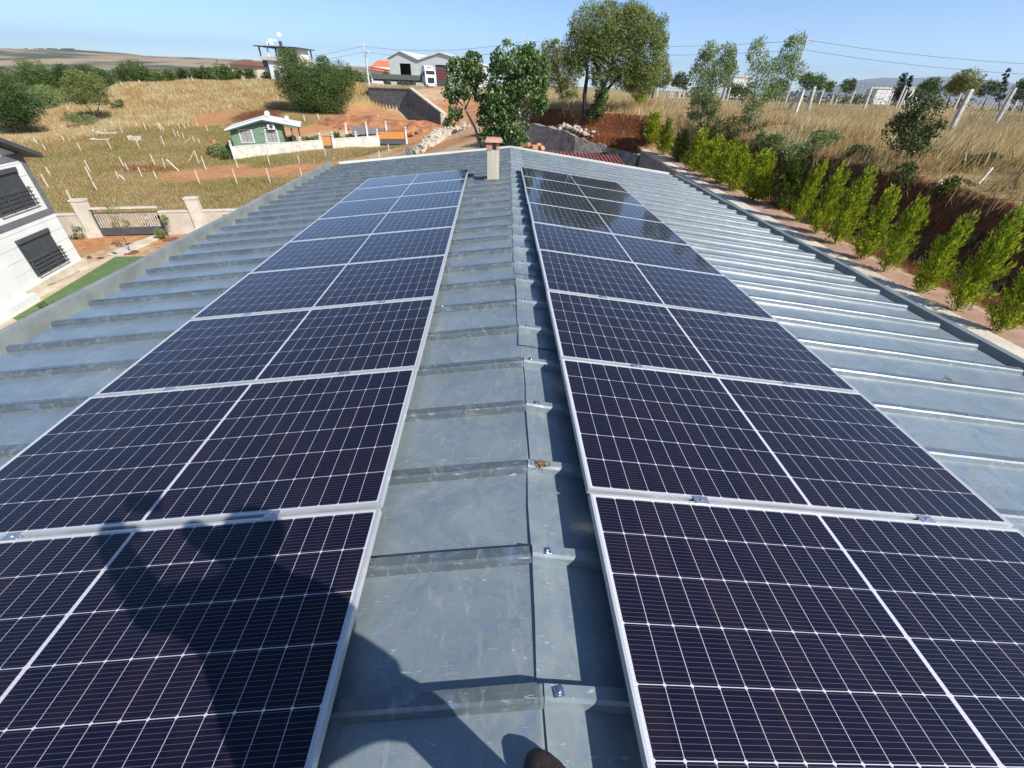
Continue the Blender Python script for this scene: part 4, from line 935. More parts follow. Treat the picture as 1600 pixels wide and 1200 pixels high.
def shutter_window(s0, s1, h0, h1, name='window'):
    f = MB(); f.box(s0-.04, s1+.04, -.03, -.006, h0-.04, h0, 0, hf); f.box(s0-.04, s1+.04, -.03, -.006, h1, h1+.04, 0, hf); f.box(s0-.04, s0, -.03, -.006, h0, h1, 0, hf); f.box(s1, s1+.04, -.03, -.006, h0, h1, 0, hf)
    f.box(s0-.03, s1+.03, -.10, -.031, h1-.12, h1+.05, 0, hf)
    w_ = f.build(name, M_grey, hs_)
    g = MB(); nn = 26
    for i in range(nn):
        a = h0+(h1-h0-.14)*i/nn; b_ = h0+(h1-h0-.14)*(i+1)/nn-.006
        g.add([hf(s0,-.012,a), hf(s1,-.012,a), hf(s1,-.022,(a+b_)/2), hf(s0,-.022,(a+b_)/2), hf(s0,-.012,b_), hf(s1,-.012,b_)], [(0,1,2,3),(3,2,5,4)])
    s = g.build('roller_shutter', mat('shutter', (.065,.07,.075), .5), w_); s.matrix_parent_inverse = Matrix()
    r = MB()
    for i in range(5): r.box(s0-.10, s1+.10, -.17, -.145, h0+.04+i*.165, h0+.075+i*.165, 0, hf)
    for q in (s0-.02, s0+(s1-s0)*.33, s0+(s1-s0)*.66, s1): r.box(q, q+.03, -.144, -.12, h0, h0+.78, 0, hf)
    for q in (s0-.04, s1): r.box(q, q+.04, -.119, -.03, h0+.68, h0+.72, 0, hf)
    g = r.build('balcony_rail', M_grey, w_); g.matrix_parent_inverse = Matrix()
shutter_window(1.05, 3.05, .62, 2.16); shutter_window(.82, 3.0, 3.22, 4.72); shutter_window(6.0, 8.0, .62, 2.16); shutter_window(6.0, 8.0, 3.22, 4.72)
mb = MB(); mb.box(4.75, 7.0, -.50, -.12, -.3, 1.7, 0, hf); mb.box(4.6, 7.1, -.72, -.501, -.3, .42, 0, hf); mb.build('porch_wall', M_stucco, hs_)
mb = MB(); mb.box(.30, .50, -.30, -.20, 3.02, 3.10, 0, hf)
stones('garden_stone', 'dark stone on bare soil by the white house corner', [PX(148,405,z=-8.45), PX(165,398,z=-8.45)], 4, .16, M_bark, 4, (.25,.25,0), 'stone', 'dark stones by the white house corner')
# hose on the path
mb = MB(); P = []
for t in np.linspace(0, 1, 60):
    p = PX(8+118*t, 487-62*t+2*sin(9*t), z=-8.47); P.append((p[0], p[1], -8.36))
mb.tube(P, .018, 6); tag(mb.build('garden_hose', mat('hose', (.35,.2,.1), .6)), 'thin brown garden hose along the foot of the white house', 'hose')
M_path2 = mat('path_concrete', (.55,.43,.30), .9, c2=(.42,.31,.2), scale=1.5, bump=.2)
mb = MB(); mb.box(-1.2, 9, -1.75, -.56, -.3, .09, 0, hf); tag(mb.build('house_path', M_path2), kind='structure')
# ================================================================== GARDEN WALL, GATE
wA, wB = PX(98,372,z=-8.5), PX(152,369,z=-8.5); wC = PX(318,364,z=-8.5)
wf = Fr(wA, wC-wA, back=(0, 1, 0)); lenw = float((Vector(wC)-Vector(wA)).length)
gw = thing('garden_wall', 'cream rendered garden wall with square pillars beyond the lawn', 'wall', tuple(wA))
M_render = mat('cream_render', (.53,.49,.42), .9, c2=(.42,.385,.32), scale=1.3, bump=.2, bscale=30)
M_copw = mat('cream_coping', (.60,.56,.48), .85, c2=(.50,.46,.39), scale=2)
sP = [float((Vector(PX(x,y,z=-8.5))-Vector(wA)).dot(wf.A)) for x, y in ((152,369),(318,364))]
gs0 = float((Vector(PX(162,371,z=-8.5))-Vector(wA)).dot(wf.A)); gs1 = float((Vector(PX(262,366,z=-8.5))-Vector(wA)).dot(wf.A))
mb = MB(); HW = 1.28
mb.box(-14, sP[0]-.3, 0, .2, -.6, HW, 0, wf); mb.box(gs1, sP[1]-.3, 0, .2, -.6, HW+.02, 0, wf); mb.box(sP[1]+.35, sP[1]+9, 0, .2, -.6, HW+.02, 0, wf); mb.box(sP[0]+.35, gs0, 0, .2, -.6, HW+.02, 0, wf)
mb.build('wall', M_render, gw)
mb = MB(); mb.box(-14, sP[0]-.31, -.04, .24, HW+.001, HW+.09, 0, wf); mb.box(gs1, sP[1]-.31, -.04, .24, HW+.021, HW+.11, 0, wf); mb.box(sP[1]+.36, sP[1]+9, -.04, .24, HW+.021, HW+.11, 0, wf); mb.box(sP[0]+.36, gs1-.001, -.04, .24, HW+.3, HW+.37, 0, wf); mb.build('coping', M_copw, gw)
for q in sP:
    mb = MB(); mb.box(q-.3, q+.35, -.12, .33, -.6, 2.05, 0, wf); mb.box(q-.34, q+.39, -.16, .37, 2.051, 2.14, 0, wf); mb.box(q-.36, q+.41, -.18, .40, -.6, .32, 0, wf)
    for a_, b_ in ((q-.22, q-.18), (q+.23, q+.27)): mb.box(a_, b_, -.135, -.121, .35, 1.95, 0, wf)
    mb.build('pillar', M_copw, gw)
gt = thing('garden_gate', 'sliding gate of thin vertical slats with a dark solid base in the cream garden wall', 'gate', tuple(wA))
mb = MB(); mb.box(gs0+.02, gs1-.02, -.06, -.02, .08, .52, 0, wf); mb.build('base_panel', M_grey, gt)
mb = MB(); x = gs0+.05
while x < gs1-.05: mb.box(x, x+.055, -.055, -.025, .521, HW+.06, 0, wf); x += .13
mb.build('slat_panel', mat('slats', (.50,.48,.43), .7), gt)
mb = MB(); mb.box(gs0+.01, gs1-.01, -.065, -.015, HW+.061, HW+.12, 0, wf); mb.box(gs0-.05, gs0+.009, -.065, -.015, .08, HW+.12, 0, wf); mb.build('gate_frame', M_grey, gt)
# red-brown letter panel further along the wall
mb = MB(); q = sP[1]+1.5; mb.box(q, q+1.2, -.08, -.01, .75, 1.1, 0, wf); tag(mb.build('wall_cabinet', mat('redbrown', (.42,.12,.06), .7)), 'red-brown cabinet on the garden wall just above the left gutter', 'cabinet')
# young trees and plants by the gate
def sapling(lab, base, top, r, m, n, s, seed, blobs=None):
    p = PX(base[0], base[1], z=-8.45); Y = p[1]
    tree('young_tree', lab, 'tree', base, Y, blobs or [(top[0], top[1], r, r)], m, M_bark, n, s, r0=.03, seed=seed, aspect=.45, clump=.4, limbs=True)
L_young = mat_leaf('young_leaf', [(.09,.13,.03), (.22,.28,.07), (.36,.40,.13)], .4)
sapling('spindly young tree in the soil in front of the slatted gate', (203,392), 0, 0, L_young, 420, .10, 201, [(182,335,9,14),(190,352,10,10),(176,352,7,8)])
sapling('small leafy shrub at the right end of the slatted gate', (250,372), 0, 0, L_young, 420, .11, 202, [(250,364,8,7)])
sapling('young tree beside the parked moped at the gate', (262,368), 0, 0, L_young, 260, .10, 203, [(258,345,6,8)])
sapling('weedy green shrub against the garden wall near the white house', (122,372), 0, 0, L_bush, 380, .09, 204, [(121,362,5,10),(112,372,8,5)])
sapling('small grey-green bush growing on the lawn edge by the left gutter', (72,484), 0, 0, L_bush, 300, .06, 205, [(70,478,7,6),(83,474,6,4)])
sapling('round yellow-green plant in the lower left corner of the lawn', (42,505), 0, 0, L_young, 320, .07, 206, [(41,499,7,6)])
for i, (x, y, lab) in enumerate([(203,394,'ring of dark soil round the spindly young tree'), (267,374,'ring of dark soil round the young tree by the moped')]):
    p = PX(x, y, z=-8.46); mb = MB(); mb.lathe((p[0], p[1], Hz(p[0], p[1])+.01), [(.42, 0), (.38, .05), (.24, .06), (.2, .02)], 16); tag(mb.build('tree_ring', mat('dark_soil', (.20,.09,.06), .95)), lab, 'tree ring')
# a black and white moped parked at the gate
mp_ = thing('moped', 'black and white moped parked behind the plants at the slatted gate', 'moped', PX(245,362,z=-8.5))
mo = Fr((PX(236,360,z=-8.5)[0], PX(236,360,z=-8.5)[1], -8.45), wf.A, back=(0,1,0))
M_blackp = mat('black_plastic', (.02,.02,.022), .4)
for q in (.1, 1.25):
    mb = MB(); c = mo(q, -.45, .27); a = mo.A; P = [Vector(c)+a*.22*cos(t)+Vector((0,0,1))*.22*sin(t) for t in np.linspace(0, 2*pi, 20)]; mb.tube(P, .05, 6); mb.build('wheel', M_blackp, mp_)
mb = MB(); mb.tube([mo(.1,-.45,.3), mo(.25,-.45,.75), mo(.35,-.45,1.05)], .06, 6); mb.tube([mo(.25,-.45,.5), mo(.5,-.45,.32), mo(.85,-.45,.35), mo(1.0,-.45,.65), mo(1.45,-.45,.7)], [.09,.1,.12,.17,.1], 8); mb.build('body', M_whitep, mp_)
mb = MB(); mb.tube([mo(.75,-.45,.82), mo(1.0,-.45,.86), mo(1.4,-.45,.84)], [.08,.13,.08], 8); mb.build('seat', M_blackp, mp_)
mb = MB(); mb.tube([mo(.37,-.75,1.1), mo(.33,-.45,1.04), mo(.37,-.15,1.1)], .025, 6); mb.build('handlebar', M_blackp, mp_)
# ================================================================== GREEN BUNGALOW AND ITS WALL
M_green = mat('green_plaster', (.155,.245,.165), .85, c2=(.13,.21,.14), scale=1.5)
M_green_d = mat('dark_green_plaster', (.06,.12,.095), .85)
W0 = PX(366,250,z=-8.5); W1 = PX(590,229,Y=62); uf = Fr(W0, W1-W0, back=(0,1,0))
up = lambda s: 1.25*s/16.8      # ground rises along the wall
yw = thing('yard_wall', 'long low whitewashed yard wall in front of the green bungalow', 'wall', tuple(W0))
M_wash = mat('whitewash', (.70,.67,.60), .9, c2=(.52,.48,.41), scale=1.6, bump=.2)
mb = MB(); mb.prism([uf(0,0,-.6), uf(10.2,0,up(10.2)-.6), uf(10.2,0,2.0), uf(0,0,1.33)], (0,0,0), uf.B*.22)
mb.prism([uf(11.3,0,up(11.3)-.6), uf(17.1,0,up(17.1)-.6), uf(17.1,0,2.42), uf(11.3,0,2.1)], (0,0,0), uf.B*.22); mb.build('wall', M_wash, yw)
mb = MB(); mb.prism([uf(-.05,-.03,1.332), uf(10.2,-.03,2.002), uf(10.2,-.03,2.07), uf(-.05,-.03,1.40)], (0,0,0), uf.B*.3); mb.prism([uf(11.3,-.03,2.102), uf(17.1,-.03,2.422), uf(17.1,-.03,2.49), uf(11.3,-.03,2.17)], (0,0,0), uf.B*.3); mb.build('coping', M_whitep, yw)
mb = MB(); mb.prism([uf(0,.25,-.6), uf(0,9,-.2), uf(0,9,1.1), uf(0,.25,1.2)], (0,0,0), uf.A*.2); mb.build('side_wall', M_render, yw)
def lantern_pillar(s, top, d=0):
    q = uf(s, d, 0); mb = MB(); mb.box(s-.11, s+.11, d-.02, d+.22, up(s)-.5, top, 0, uf); mb.box(s-.17, s+.17, d-.08, d+.28, top+.001, top+.07, 0, uf); o = mb.build('pillar', M_whitep, yw)
    mb = MB(); mb.ball(uf(s, d+.1, top+.26), .13); mb.lathe(uf(s, d+.1, top+.1), [(.07, 0), (.05, .08)], 8); l = mb.build('ball_lamp', M_whitep, o); l.matrix_parent_inverse = Matrix()
for s, t in ((.1, 1.60), (4.0, 1.72), (7.7, 2.0), (10.0, 2.4), (11.5, 2.45), (16.95, 2.85), (20.6, 3.1), (14.3, 2.6)): lantern_pillar(s, t)
for s, t, d in ((13.5, 3.1, 5), (16.2, 3.2, 5.5), (18.9, 3.3, 6)): lantern_pillar(s, t, d)
M_wood = mat('orange_wood', (.60,.25,.06), .6, c2=(.46,.17,.04), scale=3, stretch=(6, 6, .6))
M_dkm = mat('dark_metal', (.08,.085,.095), .5)
def yard_gate(s0, s1, h0, h1, lab):
    t = thing('yard_gate', lab, 'gate', uf(s0, 0, 0)); mid = h0+(h1-h0)*.38
    mb = MB(); n = max(2, int((s1-s0)/.28))
    for i in range(n):
        a = s0+(s1-s0)*i/n; mb.box(a+.01, a+(s1-s0)/n-.01, .02, .07, mid+.02, h1-.04, 0, uf)
    mb.build('wood_panel', M_wood, t)
    mb = MB(); mb.box(s0, s1, .03, .08, h0, mid, 0, uf); mb.box(s0, s1, .0, .10, mid+.0005, mid+.019, 0, uf); mb.box(s0, s1, .0, .10, h1-.039, h1+.03, 0, uf); mb.box(s1+.001, s1+.1, .0, .10, h0, h1, 0, uf); mb.build('metal_frame', M_dkm, t)
yard_gate(10.3, 11.2, .75, 2.45, 'narrow orange wooden gate in the middle of the whitewashed yard wall')
yard_gate(17.2, 20.4, 1.55, 3.0, 'wide orange wooden gate at the right end of the whitewashed yard wall')
mb = MB(); mb.prism([uf(14.2,5.2,2.1), uf(19.2,6.3,2.3), uf(19.2,6.3,2.75), uf(14.2,5.2,3.15)], (0,0,0), uf.B*.1); tag(mb.build('tarpaulin_fence', M_trim), 'dark grey sheet fence strung between lamp pillars behind the wide orange gate', 'fence')
gh = thing('green_bungalow', 'small green bungalow with a white roof and two framed windows', 'house', uf(.4, .6, 0))
DD = 5.2
mb = MB(); mb.prism([uf(.35,.7,0), uf(5.9,.7,0), uf(5.9,.7,3.38), uf(4.05,.7,3.93), uf(.35,.7,2.88)], (0,0,0), uf.B*DD); mb.build('wall', M_green, gh)
mb = MB(); mb.prism([uf(-.05,.1,2.98), uf(4.05,.1,4.10), uf(4.05,.1,4.22), uf(-.05,.1,3.12)], (0,0,0), uf.B*(DD+1.1)); mb.prism([uf(4.051,.1,4.10), uf(8.1,.1,3.38), uf(8.1,.1,3.50), uf(4.051,.1,4.22)], (0,0,0), uf.B*(DD+1.1)); mb.build('roof', mat('white_roof', (.70,.70,.68), .6, c2=(.63,.63,.61)), gh)
mb = MB(); mb.prism([uf(-.05,.05,2.84), uf(4.05,.05,3.94), uf(4.05,.05,4.08), uf(-.05,.05,2.975)], (0,0,0), uf.B*.06); mb.prism([uf(4.051,.05,3.94), uf(8.1,.05,3.24), uf(8.1,.05,3.375), uf(4.051,.05,4.08)], (0,0,0), uf.B*.06); mb.build('fascia', M_green_d, gh)
for a in (1.35, 4.05):
    mb = MB(); h0 = 1.82; h1 = 2.98; b_ = a+1.2
    mb.box(a-.12, b_+.12, .66, .695, h0-.12, h0, 0, uf); mb.box(a-.12, b_+.12, .66, .695, h1, h1+.12, 0, uf); mb.box(a-.12, a, .66, .695, h0, h1, 0, uf); mb.box(b_, b_+.12, .66, .695, h0, h1, 0, uf); o = mb.build('window', M_whitep, gh)
    mb = MB(); mb.box(a, b_, .685, .695, h0, h1, 0, uf); g = mb.build('pane', mat('curtained_glass', (.42,.42,.40), .15, c2=(.30,.31,.30), scale=9), o); g.matrix_parent_inverse = Matrix()
    mb = MB()
    for k in range(9):
        t = a+1.2*k/8; w_ = .05 if k in (0, 4, 8) else .016; mb.box(t-w_/2, t+w_/2, .67, .684, h0, h1, 0, uf)
    for k in range(5):
        t = h0+1.16*k/4; w_ = .05 if k in (0, 4) else .016; mb.box(a, b_, .66, .669, t-w_/2, t+w_/2, 0, uf)
    g = mb.build('grille', M_dkm, o); g.matrix_parent_inverse = Matrix()
mb = MB(); mb.box(4.45, 5.25, .3, .62, 3.1, 3.68, 0, uf); o = mb.build('air_conditioner', M_whitep, gh)
mb = MB(); mb.lathe((0,0,0), [(.20,0),(.20,.02),(.06,.03)], 14)
mb.v = [uf(4.85+v[0], .29-v[2], 3.4+v[1]) for v in mb.v]; g = mb.build('fan_grille', M_dkm, o); g.matrix_parent_inverse = Matrix()
mb = MB(); mb.tube([uf(4.44,.55,3.3), uf(4.0,.6,3.3), uf(4.0,.6,2.8), uf(3.6,.6,2.8)], .035, 6); mb.build('drain_pipe', M_whitep, gh)
for s in (6.9, 7.7):
    mb = MB(); mb.box(s, s+.14, .5, .64, .5, 3.26, 0, uf); mb.build('porch_post', M_dkm, gh)
mb = MB(); mb.box(6.5, 6.9, 2.2, 2.6, 3.9, 4.35, 0, uf); mb.build('chimney', M_whitep, gh)
def dish(fr, s, d, h, r, parent=None, name='satellite_dish', face=(0.3, -1)):
    mb = MB(); prof = [(r*k/6, (k/6)**2*r*.35) for k in range(1, 7)]+[(r*k/6, (k/6)**2*r*.35+.02) for k in range(6, 0, -1)]; mb.lathe((0,0,0), prof, 16)
    n = Vector((face[0], face[1], .55)).normalized(); q = n.to_track_quat('Z', 'Y'); c = Vector(fr(s, d, h)); mb.v = [tuple(q@Vector(v)+c) for v in mb.v]
    mb.tube([fr(s, d, h-r*1.3), fr(s, d+.05, h)], .03, 6); return mb.build(name, M_whitep, parent)
dish(uf, 4.6, 3.2, 4.5, .30, gh)
L_yard = L_young
for i, (s, d, r, m, lab) in enumerate([(6.6,1.6,.7,L_mid,'dark leafy shrub under the porch of the green bungalow'),(8.2,2.5,.55,L_young,'green shrub right of the bungalow porch'),(9.4,3.2,.55,L_young,'bright yellow-green shrub beside the narrow orange gate'),(12.0,3.5,.6,L_mid,'shrub just right of the narrow orange gate, inside the yard'),(13.6,3,.45,L_bush,'low shrub behind the yard wall between the gates'),(-1.6,1.0,.9,L_silver,'overgrown grey-green bush left of the whitewashed yard wall'),(-2.6,2.8,.7,L_bush,'weedy bush behind the bungalow\'s left corner'),(-.8,-.2,.55,L_mid,'weeds at the left foot of the whitewashed yard wall')]):
    c = np.array(uf(s, d, up(s)+r+.5*(s > 6))); t = thing('yard_shrub', lab, 'shrub', (c[0], c[1], c[2]-r)); V, Fc = leaves([(c, (r, r, r*.9)), (c+np.array([.3,0,.3]), (r*.6, r*.6, r*.6))], 900, .16, .5, .4, 0, 300+i, .2); npmesh('foliage', V, Fc, m, t)
    mb = MB(); limb(mb, [c-np.array([0,0,r+.5]), c], .04, .02); mb.build('stem', M_bark, t)
mb = MB(); p = uf(-1.9, 2.2, 1.35); mb.lathe(p, [(.25,0),(.34,.45),(.38,.5),(.3,.52)], 12); tag(mb.build('terracotta_pot', mat('pot', (.65,.27,.10), .8)), 'orange pot standing left of the green bungalow', 'pot')
for nm, lab, px, py, w_, h_, m in (('white_board', 'white board lying in the weeds in the middle of the left field', 157, 219, 1.9, .12, M_whitep), ('grey_crate', 'low grey crate standing in the left field beyond the white board', 212, 220, 1.1, .5, M_conc), ('low_slab', 'long grey slab among the posts at the foot of the golden hill', 168, 210, 2.2, .25, M_conc)):
    g = GH(px, py); mb = MB(); T = lambda x, y, z: (g[0]+x, g[1]+y, g[2]+z)
    mb.box(-w_/2, w_/2, -.35, .35, .04, h_, 0, T); mb.box(-w_/2-.05, -w_/2+.03, -.4, .4, 0, h_+.08, 0, T); mb.box(w_/2-.03, w_/2+.05, -.4, .4, 0, h_+.08, 0, T); tag(mb.build(nm, m), lab, nm.split('_')[1])
# ================================================================== HILLSIDE RETAINING WALL, RUBBLE WALLS, MOUNDS
def wp(px, py, Y): return PX(px, py, Y=Y)
tl, tm, trr = wp(575,137,95), wp(640,139,90), wp(693,180,72); bl, bmid, br = wp(578,172,95), wp(640,192,86), wp(692,202,72)
rw = thing('hillside_retaining_wall', 'tall dark stone retaining wall with pale coping below the warehouses', 'wall', tuple(br))
nrm_ = Vector((tl[1]-trr[1], trr[0]-tl[0], 0)).normalized(); nrm_ = nrm_ if nrm_.dot(Vector((-1, -1, 0))) > 0 else -nrm_
mb = MB(); mid = tl*.5+trr*.5
pts_t = [Vector(tl), Vector((tm[0], tm[1], tm[2])), Vector(trr)]
for a, b_, za_, zb_ in ((pts_t[0], pts_t[1], bl[2]-1, bmid[2]-1.2), (pts_t[1], pts_t[2], bmid[2]-1.2, br[2]-1.2)):
    mb.prism([(a.x,a.y,za_), (b_.x,b_.y,zb_), tuple(b_), tuple(a)], (0,0,0), -nrm_*.5)
mb.build('wall', M_st_dark, rw)
mb = MB()
for a, b_ in zip(pts_t[:-1], pts_t[1:]): mb.prism([tuple(a+Vector((0,0,.003))), tuple(b_+Vector((0,0,.003))), tuple(b_+Vector((0,0,.2))), tuple(a+Vector((0,0,.2)))], nrm_*.08, -nrm_*.6)
mb.build('coping', M_conc, rw)
mb = MB(); e0 = Vector(trr); mb.box(-.4, .4, -.4, .4, -1.8, .2, 0, lambda x, y, z: (e0.x+x, e0.y+y, e0.z+z)); mb.build('end_pier', M_st_pale, rw)
def pathpts(L): return [tuple(wp(x, y, Y))for x, y, Y in L]
def rubble_wall(name, lab, L, h, th, seed, m=M_st_pale, jag=.08):
    P = [wp(x, y, Y) for x, y, Y in L]; wall_strip(name, m, [(p[0], p[1], p[2]-1.2, p[2]+h) for p in P], th, lab, 'wall', jag=jag, sub=4, seed=seed)
    rocks('loose_stones', 'loose pale stones scattered along the '+lab.split(' ', 1)[1], [(p[0], p[1]-.3, p[2]+h*.7) for p in P], 90, .17, M_rock, seed, (.3,.3,.15), kind='stuff')
rubble_wall('rubble_wall', 'pale rubble wall curving beside the dirt road', [(655,244,40),(668,228,43),(685,215,46),(700,209,49)], .5, .7, 31)
rubble_wall('rubble_wall', 'low pale stone wall across the dirt road side', [(690,208,50),(710,206,50),(728,203,50)], .35, .5, 33, jag=.03)
mb = MB(); p = wp(641,243,40); mb.box(p[0]-.3, p[0]+.3, p[1]-.3, p[1]+.3, p[2]-.5, p[2]+.55); tag(mb.build('concrete_block', M_st_dark), 'dark square block at the near end of the pale rubble wall', 'block')
mb = MB(); p = wp(725,205,51); mb.box(p[0]-.25, p[0]+.25, p[1]-.2, p[1]+.2, p[2]-.5, p[2]+.9); tag(mb.build('stone_pier', M_st_pale), 'small pier ending the low pale stone wall', 'pier')
def mound(name, lab, c, rx, ry, h, seed, m):
    rs = np.random.RandomState(seed); n = 40; g = np.linspace(-1, 1, n); X, Y = np.meshgrid(g, g); P = np.column_stack([c[0]+X.ravel()*rx, c[1]+Y.ravel()*ry]); r = np.sqrt(X.ravel()**2+Y.ravel()**2); z = np.maximum(0, 1-r)**.8*h*(1+vnoise(P, 1.2, seed)*.8)-.15+(vnoise(P, 3, seed+1))*.25*(r < 1)
    V = np.column_stack([P, H(P)+z-.2*(r > .98)]); i = np.arange(n-1)[None]+n*np.arange(n-1)[:, None]; o = npmesh(name, V, np.stack([i, i+1, i+n+1, i+n], -1).reshape(-1, 4), m, smooth=True); return tag(o, lab, 'earth mound', kind='structure')
M_clay = mat('red_clay', (.45,.20,.09), .95, c2=(.22,.085,.04), scale=1.1, bump=.9, bscale=3)
c = GH(585,195); mound('clay_mound', None, c, 9, 4.5, 1.2, 5, M_clay); c = GH(555,190); mound('clay_mound', None, c, 6, 4, 1.1, 6, M_clay); c = GH(640,202); mound('clay_mound', None, c, 5, 3, .9, 8, M_clay)
rocks('clay_clods', 'clods of red clay tumbled below the dark hillside wall', [GH(560,200), GH(600,204), GH(650,210)], 120, .28, M_clay, 12, (1.5,1.2,.1), 'clods', kind='stuff')
# ================================================================== TRUCK, WAREHOUSES, POLES, FAR HOUSES
M_lwall = mat('pale_sheet_wall', (.52,.56,.56), .7, c2=(.48,.52,.52), scale=.5)
M_lroof = mat('pale_green_roof', (.60,.66,.58), .6, c2=(.54,.60,.52), scale=.5)
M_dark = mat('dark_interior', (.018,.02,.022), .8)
wh0 = PX(612,134,Y=125); wh1 = PX(730,137,Y=122)
wf2 = Fr((wh0[0], wh0[1], -1.6), (wh1[0]-wh0[0], wh1[1]-wh0[1]), back=(0,1,0))
def on(px, Y=125): d = ray(px, 120); B = np.array(wf2.B); O = np.array(wf2.O); t = (O@B)/(d@B); return float((d*t-O)@np.array(wf2.A))
val = on(656); right = on(728); left_ = 0
EV = 5.35; AP = 6.75; DP = 26
for i, (a, b_, apx, lab) in enumerate([(0, val, on(629), 'left bay of the pale twin-gabled warehouse, with an open black doorway'), (val+.02, right, on(689), 'right bay of the pale twin-gabled warehouse, with a red-striped door')]):
    t = thing('warehouse', lab, 'warehouse', wf2((a+b_)/2, 0, 0), 'twin warehouse bays'); del t['group']
    mb = MB(); dl, dr_ = (on(626), on(643)) if i == 0 else (on(681), on(700)); dh = 4.6
    mb.prism([wf2(a,0,-.5), wf2(dl,0,-.5), wf2(dl,0,EV), wf2(a,0,EV)], (0,0,0), wf2.B*.2)
    mb.prism([wf2(dr_,0,-.5), wf2(b_,0,-.5), wf2(b_,0,EV), wf2(dr_,0,EV)], (0,0,0), wf2.B*.2)
    mb.prism([wf2(dl,0,dh), wf2(dr_,0,dh), wf2(dr_,0,EV), wf2(dl,0,EV)], (0,0,0), wf2.B*.2)
    mb.prism([wf2(a,0,EV), wf2(b_,0,EV), wf2(apx,0,AP)], (0,0,0), wf2.B*.2)
    for q in (a, b_-.2): mb.prism([wf2(q,.2,-.5), wf2(q+.2,.2,-.5), wf2(q+.2,.2,EV), wf2(q,.2,EV)], (0,0,0), wf2.B*DP)
    mb.prism([wf2(a,DP,-.5), wf2(b_,DP,-.5), wf2(b_,DP,EV), wf2(apx,DP,AP), wf2(a,DP,EV)], (0,0,0), wf2.B*.2); mb.build('wall', M_lwall, t)
    mb = MB(); ov = .45 if i == 0 else 0; ov2 = 0 if i == 0 else .45
    mb.prism([wf2(a-ov,-.4,EV-.05), wf2(apx,-.4,AP+.05), wf2(apx,-.4,AP+.25), wf2(a-ov,-.4,EV+.15)], (0,0,0), wf2.B*(DP+.8)); mb.prism([wf2(apx,-.4,AP+.05), wf2(b_+ov2,-.4,EV-.05), wf2(b_+ov2,-.4,EV+.15), wf2(apx,-.4,AP+.25)], (0,0,0), wf2.B*(DP+.8)); mb.build('roof', M_lroof, t)
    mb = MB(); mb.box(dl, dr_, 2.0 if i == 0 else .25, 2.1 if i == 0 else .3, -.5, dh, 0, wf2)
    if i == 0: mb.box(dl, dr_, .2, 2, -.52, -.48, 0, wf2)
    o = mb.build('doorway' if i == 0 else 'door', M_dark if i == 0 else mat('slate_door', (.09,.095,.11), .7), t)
    if i:
        mb = MB()
        for k in range(4): mb.box(dl+.1, dr_-.1, .2, .249, 1.9+k*.55, 2.2+k*.55, 0, wf2)
        g = mb.build('red_stripe', mat('dull_red', (.28,.05,.05), .7), o); g.matrix_parent_inverse = Matrix()
# truck
tz = -1.25; tp = PX(672,134,Y=111); gz = Hz(tp[0], tp[1]); tf = Fr((tp[0]-.1, tp[1], gz), (1, .12), back=(0,1,0))
tk = thing('flatbed_truck', 'white truck with a long dark flatbed parked in front of the warehouses', 'truck', tuple(tf.O))
M_cab = mat('truck_white', (.82,.83,.84), .35, coat=.3)
mb = MB(); # cab seen from its front-left: front faces the camera and slightly right
cabp = [(-1.25,0,.7),(1.25,0,.7),(1.25,0,2.0),(1.22,.1,2.1),(1.12,.35,3.1),(1.0,.9,3.75),(-1.0,.9,3.75),(-1.12,.35,3.1),(-1.22,.1,2.1),(-1.25,0,2.0)]
_cq = Matrix.Rotation(.45, 3, 'Z')
def Cb(x, y, z): return tf(x, y, z)
def C(x, y, z): v = _cq@Vector((x, y-1.1, z)); return tf(v.x-.1, v.y+1.1, v.z)
mb.box(-1.25, 1.25, 0, 2.2, .55, 2.1, 0, C)
mb.add([C(-1.25,0,2.101),C(1.25,0,2.101),C(1.25,2.2,2.101),C(-1.25,2.2,2.101),C(-1.15,.28,3.05),C(1.15,.28,3.05),C(1.2,2.2,3.05),C(-1.2,2.2,3.05)], [(0,1,5,4),(1,2,6,5),(2,3,7,6),(3,0,4,7),(4,5,6,7)])
mb.add([C(-1.14,.3,3.051),C(1.14,.3,3.051),C(1.19,2.2,3.051),C(-1.19,2.2,3.051),C(-.95,1.0,3.75),C(.95,1.0,3.75),C(1.0,2.2,3.85),C(-1.0,2.2,3.85)], [(0,1,5,4),(1,2,6,5),(2,3,7,6),(3,0,4,7),(4,5,6,7)])
cab = mb.build('cab', M_cab, tk)
def sub(mb, name, m, par): o = mb.build(name, m, par); o.matrix_parent_inverse = Matrix(); return o
mb = MB(); mb.add([C(-1.08,.03,2.2),C(1.08,.03,2.2),C(1.0,.24,2.95),C(-1.0,.24,2.95)], [(0,1,2,3)]); sub(mb, 'windscreen', M_glassw, cab)
mb = MB(); mb.box(-1.262, -1.252, .4, 1.4, 2.0, 2.8, 0, C); mb.box(1.252, 1.262, .4, 1.4, 2.0, 2.8, 0, C); sub(mb, 'side_window', M_glassw, cab)
mb = MB(); mb.box(-.75, .75, -.05, -.002, .75, 1.75, 0, C); sub(mb, 'grille', M_blackp, cab)
mb = MB(); mb.box(-.5, .5, .55, .62, 3.3, 3.55, 0, C); sub(mb, 'roof_sign', mat('red_sign', (.5,.06,.06), .5), cab)
mb = MB(); mb.box(-1.28, 1.28, -.12, -.051, .4, .74, 0, C); sub(mb, 'bumper', M_cab, cab)
for q in (-1, 1):
    mb = MB(); mb.box(q*1.02-.2, q*1.02+.2, -.15, -.121, .5, .66, 0, C); sub(mb, 'headlight', M_glassw, cab)
    mb = MB(); mb.box(q*1.45-.08, q*1.45+.08, .1, .2, 2.0, 2.7, 0, C); sub(mb, 'mirror', M_blackp, cab)
